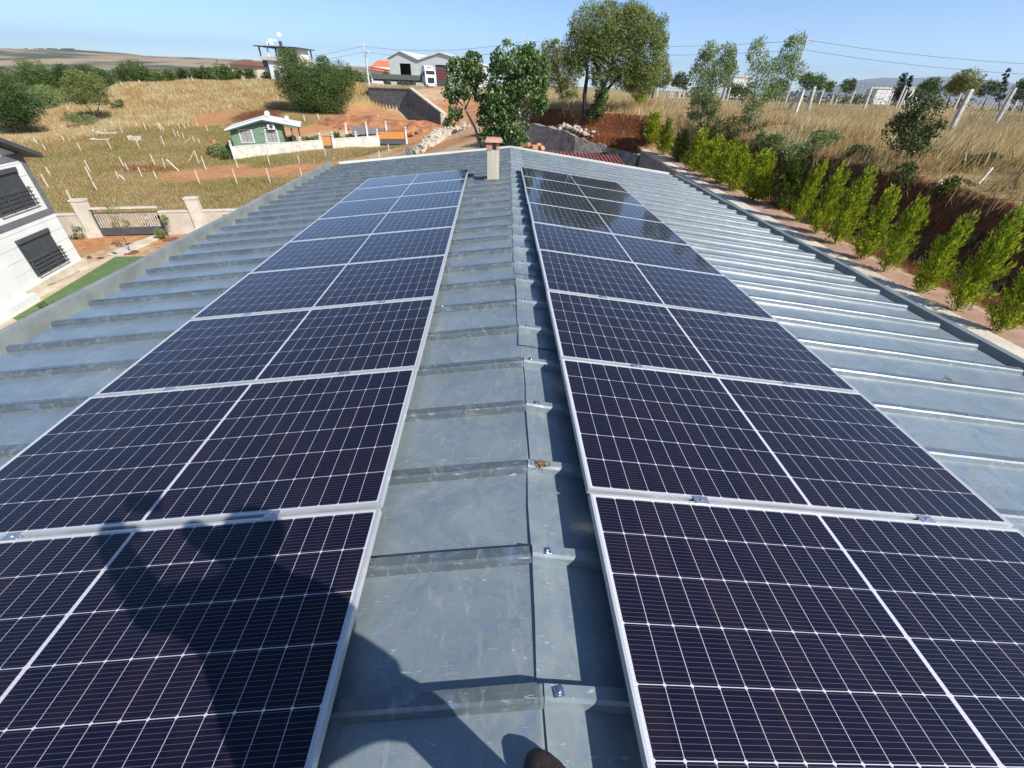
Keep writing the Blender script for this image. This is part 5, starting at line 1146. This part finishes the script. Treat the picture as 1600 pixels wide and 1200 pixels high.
mb = MB(); mb.box(-12.2, -1.6, 1.0, 3.5, 1.15, 1.35, 0, Cb); mb.box(-12.2, -1.6, 1.0, 1.06, 1.351, 2.05, 0, Cb); mb.box(-12.2, -1.6, 3.44, 3.5, 1.351, 2.05, 0, Cb); mb.box(-1.9, -1.6, 1.06, 3.44, 1.351, 2.4, 0, Cb); mb.box(-12, -1.27, 1.6, 2.9, .8, 1.149, 0, Cb); mb.build('flatbed', mat('bed', (.10,.115,.10), .7), tk)
for x, y in ((-.2, .15), (-3.6,1.1),(-4.8,1.1),(-6.0,1.1),(-9.2,1.1),(-3.6,3.2),(-4.8,3.2),(-6,3.2)):
    mb = MB(); mb.lathe((0,0,-.15), [(.28,0),(.5,.02),(.5,.28),(.28,.3)], 16); xx = x if x < -1 else -1.1
    mb.v = [C(xx+v[0], y+v[2], .5+v[1]) for v in mb.v]; mb.build('wheel', M_blackp, tk)
# utility poles and wires
M_postg = mat('post_grey', (.60,.58,.54), .9, c2=(.42,.40,.37), scale=6, bump=.3)
def pole(px, py0, py1, Y, lab, arm=True):
    b = PX(px[1], py1, Y=Y); tpz = PX(px[0], py0, Y=Y)[2]; z0 = Hz(b[0], b[1]); t = thing('utility_pole', lab, 'pole', (b[0], b[1], z0))
    mb = MB(); mb.tube([(b[0], b[1], z0-.5), (b[0], b[1], tpz)], [.17, .11] if arm else [.10, .07], 8); mb.build('post', M_whitep if arm else M_postg, t)
    mb = MB(); mb.box(b[0]-.9, b[0]+.9, b[1]-.06, b[1]+.06, tpz-.75, tpz-.66); mb.build('cross_arm', M_postg, t)
    for q in (-.8, 0, .8): mb = MB(); mb.lathe((b[0]+q, b[1], tpz-.6), [(.04,0),(.09,.08),(.05,.2)], 8); mb.build('insulator', M_whitep, t)
    if arm: mb = MB(); mb.tube([(b[0], b[1], tpz-1.6), (b[0]+.5, b[1]-.3, tpz-1.4)], .04, 6); mb.ball((b[0]+.65, b[1]-.35, tpz-1.4), .22); mb.build('street_light', M_whitep, t)
    return (b[0], b[1], tpz)
p1 = pole((572,577), 67, 133, 100, 'white utility pole with a small lamp left of the warehouses')
p2 = pole((819,821), 57, 140, 75, 'utility pole rising behind the bushy fig tree', False)
p3 = pole((1237,1230), 53, 150, 60, 'utility pole hidden behind the sparse tall sapling', False)
M_wire = mat('wire', (.16,.17,.19), .5)
def wire(lab, a, b_, sag, dz):
    P = [np.array(a)*(1-t)+np.array(b_)*t+np.array([0,0,dz-sag*4*t*(1-t)]) for t in np.linspace(0, 1, 26)]
    mb = MB(); mb.tube(P, .022, 4); tag(mb.build('overhead_wire', M_wire), lab, 'wire')
for k, (dz, nm) in enumerate(((-.45, 'upper'), (-1.3, 'lower'))):
    wire(f'{nm} wire running from the white utility pole to the left', PX(300,96,Y=150), p1, 1.2, dz)
    wire(f'{nm} wire between the white utility pole and the pole behind the fig', p1, p2, .9, dz)
    wire(f'{nm} wire between the fig pole and the pole behind the sapling', p2, p3, .6, dz)
    wire(f'{nm} wire from the sapling pole to the right edge of the sky', p3, PX(1760,97,Y=52), .45, dz)
# concrete-frame house with dishes
_cf = Fr((PX(424,124,Y=112)[0], PX(424,124,Y=112)[1], -2.0), (1, -.05), back=(0,1,0))
class CF:
    O = _cf.O
    def __call__(s, a, d, h): return _cf(a*.66, d, h)
cf = CF()
hh_ = thing('concrete_frame_house', 'unfinished white and dark house with satellite dishes on its flat roof', 'house', tuple(cf.O))
zt = PX(409,90,Y=112)[2]+2.0; zr = PX(409,77,Y=112)[2]+2.0
mb = MB(); mb.box(.2, 9.8, 0, 8, -.5, zt-.4, 0, cf); mb.build('wall', M_stucco, hh_)
mb = MB(); mb.box(-1.8, .19, .4, 8, -.5, zt-.4, 0, cf); mb.build('side_wall', M_trim, hh_)
mb = MB(); mb.box(-1.9, 10.1, -.5, 8.3, zt-.399, zt+.25, 0, cf); mb.build('balcony_slab', M_conc, hh_)
mb = MB(); mb.box(-2.6, 10.8, -.8, 9, zr+.45, zr+.6, 0, cf); mb.build('roof', M_grey, hh_)
for s in (-1.6, 1.0, 3.6, 6.2, 9.6):
    for d in (-.2, 7.8): mb = MB(); mb.box(s, s+.3, d, d+.3, zt+.251, zr+.449, 0, cf); mb.build('column', M_grey if s != 1.0 else M_stucco, hh_)
mb = MB(); mb.box(2.6, 9.4, 2, 7, zt+.252, zr+.448, 0, cf); mb.build('upper_room', M_stucco, hh_)
for s, h, r in ((2.4,.7,.62),(1.0,.5,.3),(5.4,1.9,.45),(3.6,.9,.28)): dish(cf, s, 1.0, zr+.6+h, r, hh_)
mb = MB(); mb.box(4.7, 5.3, .8, 1.4, zr+.601, zr+1.5, 0, cf); mb.build('water_heater', M_dkm, hh_)
for s in (1.5, 5.5):
    mb = MB(); mb.box(s, s+1.6, -.03, -.002, 1.2, 2.6, 0, cf); mb.build('window', M_dkm, hh_)
# far house with an orange tiled roof and a dark roofed one
of = Fr((PX(585,126,Y=190)[0], 190, PX(585,128,Y=190)[2]), (1, .1), back=(0,1,0))
ofh = thing('tiled_roof_house', 'far house with stacked orange tiled roofs behind the white utility pole', 'house', tuple(of.O))
M_tile = mat('orange_tiles', (.62,.20,.10), .8, c2=(.45,.13,.07), scale=3)
mb = MB(); mb.box(-1, 8.5, 0, 8, -2, 4.6, 0, of); mb.build('wall', M_whitep, ofh)
mb = MB(); mb.prism([of(-1.5,-.8,4.4), of(9.3,-.8,3.2), of(9.3,-.8,3.4), of(-1.5,-.8,4.7)], (0,0,0), of.B*2); mb.add([of(-.8,1.2,4.7), of(8,1.2,4.7), of(8.2,9,4.7), of(-.8,9,4.7), of(1.5,5,6.6), of(5.5,5,6.6)], [(0,1,5,4),(1,2,5),(2,3,4,5),(3,0,4)]); mb.add([of(-1.5,-1.2,3.9), of(9.8,-1.2,2.4), of(9.0,1.0,3.9), of(-1,1.0,4.4)], [(0,1,2,3)]); mb.build('roof', M_tile, ofh)
mb = MB(); mb.box(5.8, 6.4, 4.5, 5, 5.5, 7.4, 0, of); mb.build('chimney', M_whitep, ofh)
rf_ = Fr((PX(362,112,Y=150)[0], 150, PX(362,112,Y=150)[2]), (1, 0), back=(0,1,0))
rfh = thing('brown_roofed_house', 'low house with a brown roof half hidden by the hedge trees on the hill', 'house', tuple(rf_.O))
mb = MB(); mb.box(0, 7.5, 0, 6, -4, 1.6, 0, rf_); mb.build('wall', M_plinth, rfh)
mb = MB(); mb.add([rf_(-.8,-.8,1.6), rf_(8.3,-.8,1.6), rf_(8.3,6.8,1.6), rf_(-.8,6.8,1.6), rf_(2.5,3,3.0), rf_(5,3,3.0)], [(0,1,5,4),(1,2,5),(2,3,4,5),(3,0,4),(3,2,1,0)]); mb.build('roof', mat('brown_roof', (.22,.09,.06), .8), rfh)
# pale sheds and town buildings seen over the scrub on the right and in the left valley
for i, (x, y, Y, w_, h_, lab) in enumerate([(1158,130,230,8,3,'pale low building behind the silvery saplings'),(1382,147,260,9,3,'white sheds below the blue mountain'),(30,152,210,7,3,'pale building among the trees at the left edge'),(1428,146,280,7,3,'small white shed beside the cypress pair'),(602,122,330,10,5,'tiny white building beside the green shrub')]):
    p = PX(x, y, Y=Y); t = thing('shed', lab, 'building', tuple(p)); mb = MB(); g = lambda a, b_, c_: (p[0]+a, p[1]+b_, p[2]+c_)
    mb.box(-w_/2, w_/2, 0, 8, -8, h_*.7, 0, g); mb.build('wall', M_whitep, t); mb = MB(); mb.prism([g(-w_/2-.3,-.3,h_*.7), g(w_/2+.3,-.3,h_*.7), g(0,-.3,h_)], (0,0,0), (0,9,0)); mb.build('roof', M_conc, t)
# ================================================================== CONCRETE POSTS
M_post = mat('post_concrete', (.70,.66,.57), .9, c2=(.56,.52,.44), scale=6)
Z2 = lambda L, ox, oy: [((a/4+ox, b_/4+oy), (c/4+ox, d/4+oy)) for a, b_, c, d in L]
fieldposts = Z2([(97,570,123,615),(115,540,138,583),(172,607,198,647),(207,617,237,667),(242,553,260,592),(272,672,288,703),(287,803,318,863),(257,848,308,942),(383,543,400,583),(445,530,462,578),(513,545,527,585),(352,592,373,630),(385,608,405,648),(482,652,508,707),(583,548,597,590),(525,762,567,838),(530,800,575,890),(573,893,607,950),(413,945,467,1050),(683,513,707,553),(740,515,757,550),(795,518,808,550),(845,518,865,565),(893,523,915,573),(575,568,597,610),(668,637,697,695),(752,553,768,597),(845,622,873,690),(987,528,1010,583),(740,738,777,808),(777,778,805,833),(935,720,970,795),(862,805,887,863),(960,832,978,877),(1027,748,1033,815),(735,850,742,880),(1005,610,1032,680),(1082,567,1100,620),(1108,577,1122,622),(1143,587,1150,630),(1205,610,1217,653),(1238,622,1250,662),(1213,702,1243,780),(1255,735,1288,818),(1217,823,1252,917),(1452,815,1485,918),(1112,533,1125,567),(1150,543,1160,570),(1285,540,1302,588),(1228,528,1240,555)], 0, 60)
fieldposts += Z2([(463,810,490,905),(672,807,692,880),(1167,718,1172,750),(470,730,487,792),(272,760,287,808),(825,685,838,740),(660,730,672,775),(1225,660,1232,705)], 300, 60)
crest = Z2([(865,257,883,297),(975,247,985,275),(1095,240,1107,273),(1197,237,1210,280),(1310,243,1318,265),(1518,238,1527,275),(750,270,767,308),(610,418,637,473),(420,435,437,463)], 0, 60)+Z2([(430,237,440,268),(1165,485,1170,515),(785,480,795,510),(700,490,706,518)], 300, 60)
post_me = {}
def post(b, t, m, name, lab, cat='post', group=None, w_=.10, hmin=.7, hmax=2.3, lean=0, p=None):
    g = GH(*b) if p is None else p
    h = min(np.linspace(hmin, hmax, 40), key=lambda hh: abs(proj((g[0], g[1], g[2]+hh))[1]-t[1]))
    key = (m.name, w_)
    if key not in post_me:
        mb = MB(); mb.add([(-w_/2,-w_/2,-.3),(w_/2,-w_/2,-.3),(w_/2,w_/2,-.3),(-w_/2,w_/2,-.3),(-w_*.4,-w_*.4,.985),(w_*.4,-w_*.4,.985),(w_*.4,w_*.4,.985),(-w_*.4,w_*.4,.985),(-w_*.25,-w_*.25,1),(w_*.25,-w_*.25,1),(w_*.25,w_*.25,1),(-w_*.25,w_*.25,1)],
            [(0,1,5,4),(1,2,6,5),(2,3,7,6),(3,0,4,7),(4,5,9,8),(5,6,10,9),(6,7,11,10),(7,4,8,11),(8,9,10,11),(3,2,1,0)]); o = mb.build(name, m); post_me[key] = o.data
    else: o = bpy.data.objects.new(name, post_me[key]); COL.objects.link(o)
    tx = PX(t[0], t[1], Y=g[1]); o.location = g
    lx = np.clip((tx[0]-g[0])/h, -.25, .25) if lean == 0 else lean
    o.matrix_world = Matrix(((1, 0, lx*h, g[0]), (0, 1, 0, g[1]), (0, 0, h, g[2]), (0, 0, 0, 1)))
    return tag(o, lab, cat, group)
def ordw(i):
    w1 = ['first','second','third','fourth','fifth','sixth','seventh','eighth','ninth','tenth','eleventh','twelfth','thirteenth','fourteenth','fifteenth','sixteenth','seventeenth','eighteenth','nineteenth','twentieth']
    return w1[i]
bands = [('near the garden wall', 270, 999), ('in the middle of the low field', 226, 270), ('below the hill by the bungalow', 203, 226), ('at the foot of the golden hill', 0, 203)]
for nm, lo, hi in bands:
    sel = sorted([q for q in fieldposts if lo <= q[1][1] < hi], key=lambda q: q[1][0])
    for i, (t, b) in enumerate(sel): post(b, t, M_post, 'field_post', f'{ordw(i)} pale concrete post from the left {nm}', group='slim pale posts staking out the left field', w_=.075)
for i, (t, b) in enumerate(sorted(crest, key=lambda q: q[1][0])): post(b, t, M_post, 'hill_post', f'{ordw(i)} pale post from the left up on the golden hill', group='pale posts on the golden hill', w_=.12, hmin=.8)
# braces of the corner posts in the field
for i, (b0, b1, lab) in enumerate(Z2([(1040,755,1120,830),(745,852,790,895),(1213,702,1182,770),(1182,625,1150,658),(990,530,975,570),(580,570,573,605)], 0, 60) and [((a[0], a[1]), (c[0], c[1]), l) for (a, c), l in zip(Z2([(1040,755,1120,830),(745,852,790,895),(1213,702,1182,770),(1182,625,1150,658),(990,530,1030,580),(580,570,573,605)], 0, 60), ['long sloping brace of the corner post in the middle of the field','short brace leaning on a post nearest the garden wall','brace leaning left on the corner post before the bungalow wall','brace leaning on the corner post left of the bungalow','thin brace on the tall post at the top of the field','little brace of the grey corner post at the foot of the hill'])]):
    g = GH(*b1); top = PX(b0[0], b0[1], Y=g[1]); mb = MB(); mb.tube([tuple(g), tuple(top)], .05, 5); tag(mb.build('post_brace', M_post), lab, 'brace')
# posts of the fences on the right terrace
def zr_(L, ox, oy, s=4): return [((a/s+ox, b_/s+oy), (c/s+ox, d/s+oy)) for a, b_, c, d in L]
right = zr_([(640,305,575,500),(1255,320,1080,690),(1535,310,1390,585),(460,290,430,385),(350,315,325,390),(545,320,515,400),(780,340,755,405),(865,320,830,410),(860,285,830,370),(1200,345,1150,465),(1560,385,1510,475),(410,345,398,390),(140,315,122,370),(1278,335,1215,450),(1502,415,1480,465)], 1200, 60)
right += zr_([(1225,465,1215,720),(740,470,700,610),(710,485,697,530),(765,465,750,525),(940,495,905,640),(225,495,225,570),(245,490,240,545),(312,478,300,545),(395,465,388,520),(412,460,400,530),(445,475,435,560),(460,475,448,530),(478,480,470,530),(1140,475,1122,530)], 950, 20)
right += [((1600,184),(1562,202))]
order = sorted(right, key=lambda q: q[1][0])
names_r = []
for i, (t, b) in enumerate(order):
    g = GH(b[0], b[1], lo=9, hi=75)
    big = (b[1]-t[1]) > 40
    # distance such that a 1.7-2 m post spans the photographed height
    hh = 1.95 if big else 1.8
    d = ray(*b); best = None
    for Y in np.linspace(11, 60, 200):
        p = PX(b[0], b[1], Y=Y); e = abs(proj((p[0], p[1], p[2]+hh))[1]-t[1])
        if best is None or e < best[0]: best = (e, Y, p)
    p = best[2]; gz = Hz(p[0], p[1]); q = np.array([p[0], p[1], gz-.05])
    side = 'left' if i < len(order)/2 else 'right'; k = i if side == 'left' else len(order)-1-i
    post(b, t, M_postg, 'fence_post', f'{ordw(k)} grey fence post from the {side} end of the terrace fences', group='weathered concrete fence posts on the right terrace', w_=.16, hmin=1.2, hmax=2.6, p=q)
# tripod braces of the big corner post and a wire mesh between posts
cp_ = GH(1253,200, lo=9, hi=75); 
for bx, by, lab in ((1218,192,'dark brace leaning left on the big corner post of the terrace fence'), (1234,202,'pale brace leaning left on the big corner post of the terrace fence')):
    P = None
    for Y in np.linspace(11, 60, 200):
        p = PX(1253, 200, Y=Y); e = abs(proj((p[0], p[1], p[2]+1.95))[1]-136)
        if P is None or e < P[0]: P = (e, Y)
    Yc = P[1]; top = PX(1256,141,Y=Yc); b = PX(bx, by, Y=Yc+(1.0 if bx < 1225 else -.6)); b[2] = Hz(b[0], b[1])-.1
    mb = MB(); mb.tube([tuple(b), tuple(top)], .075, 4); tag(mb.build('corner_brace', M_postg), lab, 'brace')
M_mesh = mat('fence_wire', (.30,.31,.32), .5, .6)
def fence_mesh(lab, a, b_, rows=9, h=1.5):
    mb = MB(); A = Vector(a); B = Vector(b_); n = int((B-A).length/.22)
    for k in range(rows):
        z = .15+h*k/(rows-1); P = []
        for j in range(9):
            p = A.lerp(B, j/8); P.append((p.x, p.y, Hz(p.x, p.y)+z-.03*sin(pi*((j*2) % 8)/8)))
        mb.tube(P, .006, 3, cap=False)
    for j in range(n):
        p = A.lerp(B, j/n); z = Hz(p.x, p.y); mb.tube([(p.x, p.y, z+.1), (p.x+.1*(j % 2), p.y, z+.15+h)], .005, 3, cap=False)
    return tag(mb.build('wire_fence', M_mesh), lab, 'fence')
tri = PX(1253,200,Y=Yc)
fence_mesh('wire mesh running right from the big corner post across the dry field', (tri[0], tri[1], 0), (24, 31, 0))
fence_mesh('wire mesh running from the corner post back towards the big tree', (tri[0], tri[1], 0), (9.5, 33, 0))
fence_mesh('wire mesh at the right edge of the photo between leaning posts', (17.5, 18.5, 0), (31, 27, 0))
stones('pale_stone', 'pale stone on the lip of the dark earth bank', [GH(1500,285), GH(1545,282), GH(1470,315)], 4, .07, M_rock, 9, (.4,.4,0), 'stone', 'pale stones on the lip of the dark bank')
mb = MB(); g = GH(1525,292); g2 = GH(1540,278); mb.tube([tuple(g+np.array([0,0,.05])), tuple(g2+np.array([0,0,.2]))], .03, 5); tag(mb.build('bleached_stick', M_rock), 'bleached stick lying on the grass above the dark bank', 'stick')
# ================================================================== HILLS, HAZE
def ridge(name, prof, Y, back, m, base=-40, seed=0, rough=6):
    """prof: (px, py) silhouette in the photo at distance Y; built as a long slope with real depth"""
    rs = np.random.RandomState(seed); P = [PX(x, y, Y=Y) for x, y in prof]; xs = np.array([p[0] for p in P]); zs = np.array([p[2] for p in P])
    n = 220; X = np.linspace(xs[0], xs[-1], n); Z = np.interp(X, xs, zs); K = 26; V = []
    for k in range(K):
        t = k/(K-1)
        for i in range(n):
            f = sin(pi*min(1, t*1.0)*.5)**.9 if t < 1 else 1
            V.append((X[i], Y-back*(1-t), base+(Z[i]-base)*f))
    for i in range(n): V.append((X[i], Y+back*.8, base))
    V = np.array(V); V[:, 2] += vnoise(V[:, :2], 12./back, seed)*rough*np.clip((V[:, 2]-base)/200, 0, 1)*3; ii = np.arange(n-1)[None]+n*np.arange(K)[:, None]
    return tag(npmesh(name, V, np.stack([ii, ii+1, ii+n+1, ii+n], -1).reshape(-1, 4), m, smooth=True), kind='structure')
M_hill = mat('hill_scrub', (.34,.25,.155), .95, c2=(.07,.08,.045), scale=.0045, thr=(.44, .56), detail=9, stretch=(1, 1, 5))
M_mtn = mat('mountain', (.16,.15,.12), .95, c2=(.09,.10,.07), scale=.0006)
ridge('hills', [(-500,118),(-300,108),(-100,96),(0,88),(50,83),(100,80),(140,82),(200,84),(270,90),(340,93),(420,97),(480,101),(560,105),(620,112),(700,120),(760,128)], 2600, 1500, M_hill, base=-45, seed=3)
ridge('mountain', [(1180,146),(1250,143),(1300,136),(1350,124),(1380,121),(1420,122),(1450,120),(1500,127),(1560,130),(1620,131),(1700,133),(1800,150)], 14000, 5000, M_mtn, base=-40, seed=4, rough=10)
ridge('mountain', [(480,112),(560,108),(600,106),(640,110),(700,116),(800,130)], 9000, 3000, M_mtn, base=-40, seed=5, rough=10)
# trees standing along the far hill crest, read as one dark line
V, Fc = leaves([((PX(x,83+rs_*.0,Y=2610)[0], 2610, PX(x,81,Y=2610)[2]+2), (26, 14, 9)) for x, rs_ in [(45,0),(60,0),(68,0),(82,0),(88,0),(97,0),(104,0),(110,0),(116,0),(20,0),(8,0)]], 2500, 7, .8, .4, 0, 77)
tag(npmesh('crest_trees', V, Fc, L_dark), 'dark line of trees on the crest of the far hill', 'trees', kind='stuff')
V, Fc = leaves([((PX(x,y,Y=Y)[0], Y, PX(x,y,Y=Y)[2]), (9, 7, 4)) for x, y, Y in [(5+i*17+(i*37 % 11), 118+(i*13 % 9), 330+(i*53 % 90)) for i in range(34)]], 26000, .9, .7, .3, 0, 78)
tag(npmesh('valley_trees', V, Fc, L_bush), 'belt of small trees filling the valley below the far hill', 'trees', kind='stuff')
HAZE = True
if HAZE:
    hb = MB(); hb.box(-22000, 22000, -3000, 20500, -60, 900); ho = hb.build('haze', mat('haze', (1,1,1)), None); tag(ho, kind='stuff', label='thin blue summer haze over the far hills', cat='haze')
    m = MATS['haze']; n = m.node_tree; n.nodes.clear(); out = n.nodes.new('ShaderNodeOutputMaterial'); v = n.nodes.new('ShaderNodeVolumePrincipled'); v.inputs['Color'].default_value = (.72,.86,1,1); v.inputs['Density'].default_value = 5e-5; v.inputs['Anisotropy'].default_value = .3; n.links.new(v.outputs[0], out.inputs['Volume'])
# ================================================================== PHOTOGRAPHER
def skin_body(name, chains, mats, parent, root, sub=2):
    """chains: lists of ((x,y,z), r) sharing vertices by key"""
    me = bpy.data.meshes.new(name); keys = {}; V = []; Rr = []; E = []
    def vid(p):
        k = tuple(round(c, 4) for c in p[0])
        if k not in keys: keys[k] = len(V); V.append(p[0]); Rr.append(p[1])
        return keys[k]
    for c in chains:
        ids = [vid(p) for p in c]; E += list(zip(ids[:-1], ids[1:]))
    me.from_pydata(V, E, []); o = link(name, me, parent); m = o.modifiers.new('skin', 'SKIN'); m.use_smooth_shade = True
    sv = me.skin_vertices[0].data
    for i, r in enumerate(Rr): sv[i].radius = (r, r) if not isinstance(r, tuple) else r
    sv[vid((root, 0))].use_root = True
    s = o.modifiers.new('sub', 'SUBSURF'); s.levels = sub; s.render_levels = sub; me.materials.append(mats); return o
pe = thing('person', 'photographer in dark trousers on the ridge, seen as a shadow and a brown shoe tip', 'person', (.25,-.15,-1.63))
ROOF = -1.64
def hgt(x, y, h): return (x, y, ROOF+h)
M_cloth = mat('dark_trousers', (.025,.022,.03), .85, c2=(.015,.013,.018), scale=20)
M_shirt = mat('shirt', (.06,.07,.10), .85)
M_skin = mat('skin', (.45,.27,.19), .55)
pelvis = hgt(.29,-.25,.95); chest = hgt(.31,-.18,1.20); neckb = hgt(.34,-.16,1.40); neck = hgt(.38,-.13,1.47)
sl = hgt(.10,-.24,1.36); srr = hgt(.54,-.17,1.33); el = hgt(-.12,-.15,1.20); wl = hgt(-.20,-.10,1.48); er = hgt(.72,-.22,1.02); wr = hgt(.50,-.20,.97)
bl_ = skin_body('body', [
 [(pelvis,.165),(hgt(.30,-.23,1.07),.165),(chest,.165),(neckb,.08),(neck,.06),(hgt(.42,-.11,1.53),.09),(hgt(.46,-.09,1.60),.10),(hgt(.47,-.085,1.67),.06)],
 [(chest,.165),(sl,.085),(el,.072),(wl,.055),(hgt(-.20,-.08,1.56),.06),(hgt(-.17,-.06,1.62),.045)], [(chest,.165),(srr,.085),(hgt(.52,-.12,1.06),.07),(hgt(.25,-.06,1.42),.055),(hgt(.17,-.06,1.53),.055),(hgt(.13,-.05,1.60),.04)],
 [(pelvis,.165),(hgt(.42,-.16,.87),.095),(hgt(.27,.06,.52),.064),(hgt(.23,.10,.28),.055),(hgt(.22,.12,.09),.042),(hgt(.20,.18,.05),.04),(hgt(.14,.22,.04),.034)],
 [(pelvis,.165),(hgt(.20,-.30,.88),.11),(hgt(.14,-.34,.48),.07),(hgt(.10,-.44,.09),.042),(hgt(.07,-.36,.045),.038),(hgt(.05,-.25,.04),.034)]], M_shirt, pe, pelvis)
skin_body('trousers', [[(hgt(.29,-.26,1.0),.165),(hgt(.29,-.26,.94),.165)],
 [(hgt(.29,-.26,.94),.165),(hgt(.42,-.16,.86),.105),(hgt(.27,.06,.52),.078),(hgt(.23,.10,.28),.074),(hgt(.22,.12,.13),.068)],
 [(hgt(.29,-.26,.94),.165),(hgt(.20,-.30,.86),.11),(hgt(.14,-.34,.48),.085),(hgt(.11,-.42,.14),.078)]], M_cloth, pe, hgt(.29,-.26,.94))
# left hand holding the phone by its edge
for k, (dx, dz, ln) in enumerate(((0,.035,.075),(0,.012,.085),(0,-.012,.08),(0,-.034,.065))):
    b0 = Vector(wl)+Vector((.045,.03,.05+dz)); skin_body('finger', [[(tuple(b0),.009),(tuple(b0+Vector((ln*.5,.020,.004))),.0085),(tuple(b0+Vector((ln*.85,.012,.004))),.0075)]], M_skin, pe, tuple(b0), 1)
skin_body('hand', [[(wl,.03),(tuple(Vector(wl)+Vector((.02,.018,.045))),.034),(tuple(Vector(wl)+Vector((.045,.028,.05))),.032)],[(tuple(Vector(wl)+Vector((.02,.018,.045))),.034),(tuple(Vector(wl)+Vector((.05,-.01,.07))),.012),(tuple(Vector(wl)+Vector((.08,-.016,.075))),.009)]], M_skin, pe, wl, 1)
mb = MB(); mb.lathe((0,0,0), [(.095,0),(.10,.06),(.075,.14),(.045,.20),(.03,.225),(.012,.235)], 12); q_ = Vector((.96,.06,-.28)).normalized().to_track_quat('Z','Y'); mb.v = [tuple(q_@Vector(v)+Vector(hgt(.46,-.22,1.08))) for v in mb.v]; mb.build('shadow_tip_bag', M_cloth, pe, smooth=True)  # added bag, shaped to give the cast shadow a point at the hip
mb = MB(); mb.ball(hgt(.465,-.095,1.61), .112, sz=1.0); hr = mb.build('hair', M_blackp, pe, smooth=True)
M_shoe = mat('brown_shoe', (.050,.032,.026), .75, c2=(.02,.014,.014), scale=9, bump=.15, bscale=60)
def shoe(h0, d, nm='shoe'):
    d = Vector((d[0], d[1], 0)).normalized(); s = Vector((-d.y, d.x, 0)); mb = MB(); ringsv = []
    prof = [(-.10,.036,.085,.0),(-.07,.044,.10,.0),(-.01,.046,.095,0),(.05,.050,.075,0),(.10,.052,.062,0),(.14,.046,.052,0),(.168,.030,.040,0),(.178,.012,.028,0)]
    n = 12; vs = []
    for x, w_, hh, _ in prof:
        for k in range(n):
            a = 2*pi*k/n; yy = cos(a)*w_; zz = max(sin(a), -.25)*hh*.8+hh*.2; vs.append(Vector(h0)+d*x+s*yy+Vector((0,0,max(zz, 0)+.004)))
    fs = [(i*n+k, i*n+(k+1) % n, (i+1)*n+(k+1) % n, (i+1)*n+k) for i in range(len(prof)-1) for k in range(n)]+[tuple(range(n))[::-1], tuple(range((len(prof)-1)*n, len(prof)*n))]
    mb.add(vs, fs); return mb.build(nm, M_shoe, pe, smooth=True)
shoe((.235,.225,ROOF+.03), (-1,.9)); shoe((.09,-.36,ROOF+.0), (-.15,1))
ph_ = MB(); ph_.box(-.150, .022, -.013, -.005, -.016, .068); 
pho = ph_.build('phone', M_blackp, None); tag(pho, 'black phone held sideways by the photographer, seen only by its shadow', 'phone')
pho.matrix_world = Matrix(((RT[0], FW[0], UP[0], 0), (RT[1], FW[1], UP[1], 0), (RT[2], FW[2], UP[2], 0), (0, 0, 0, 1)))
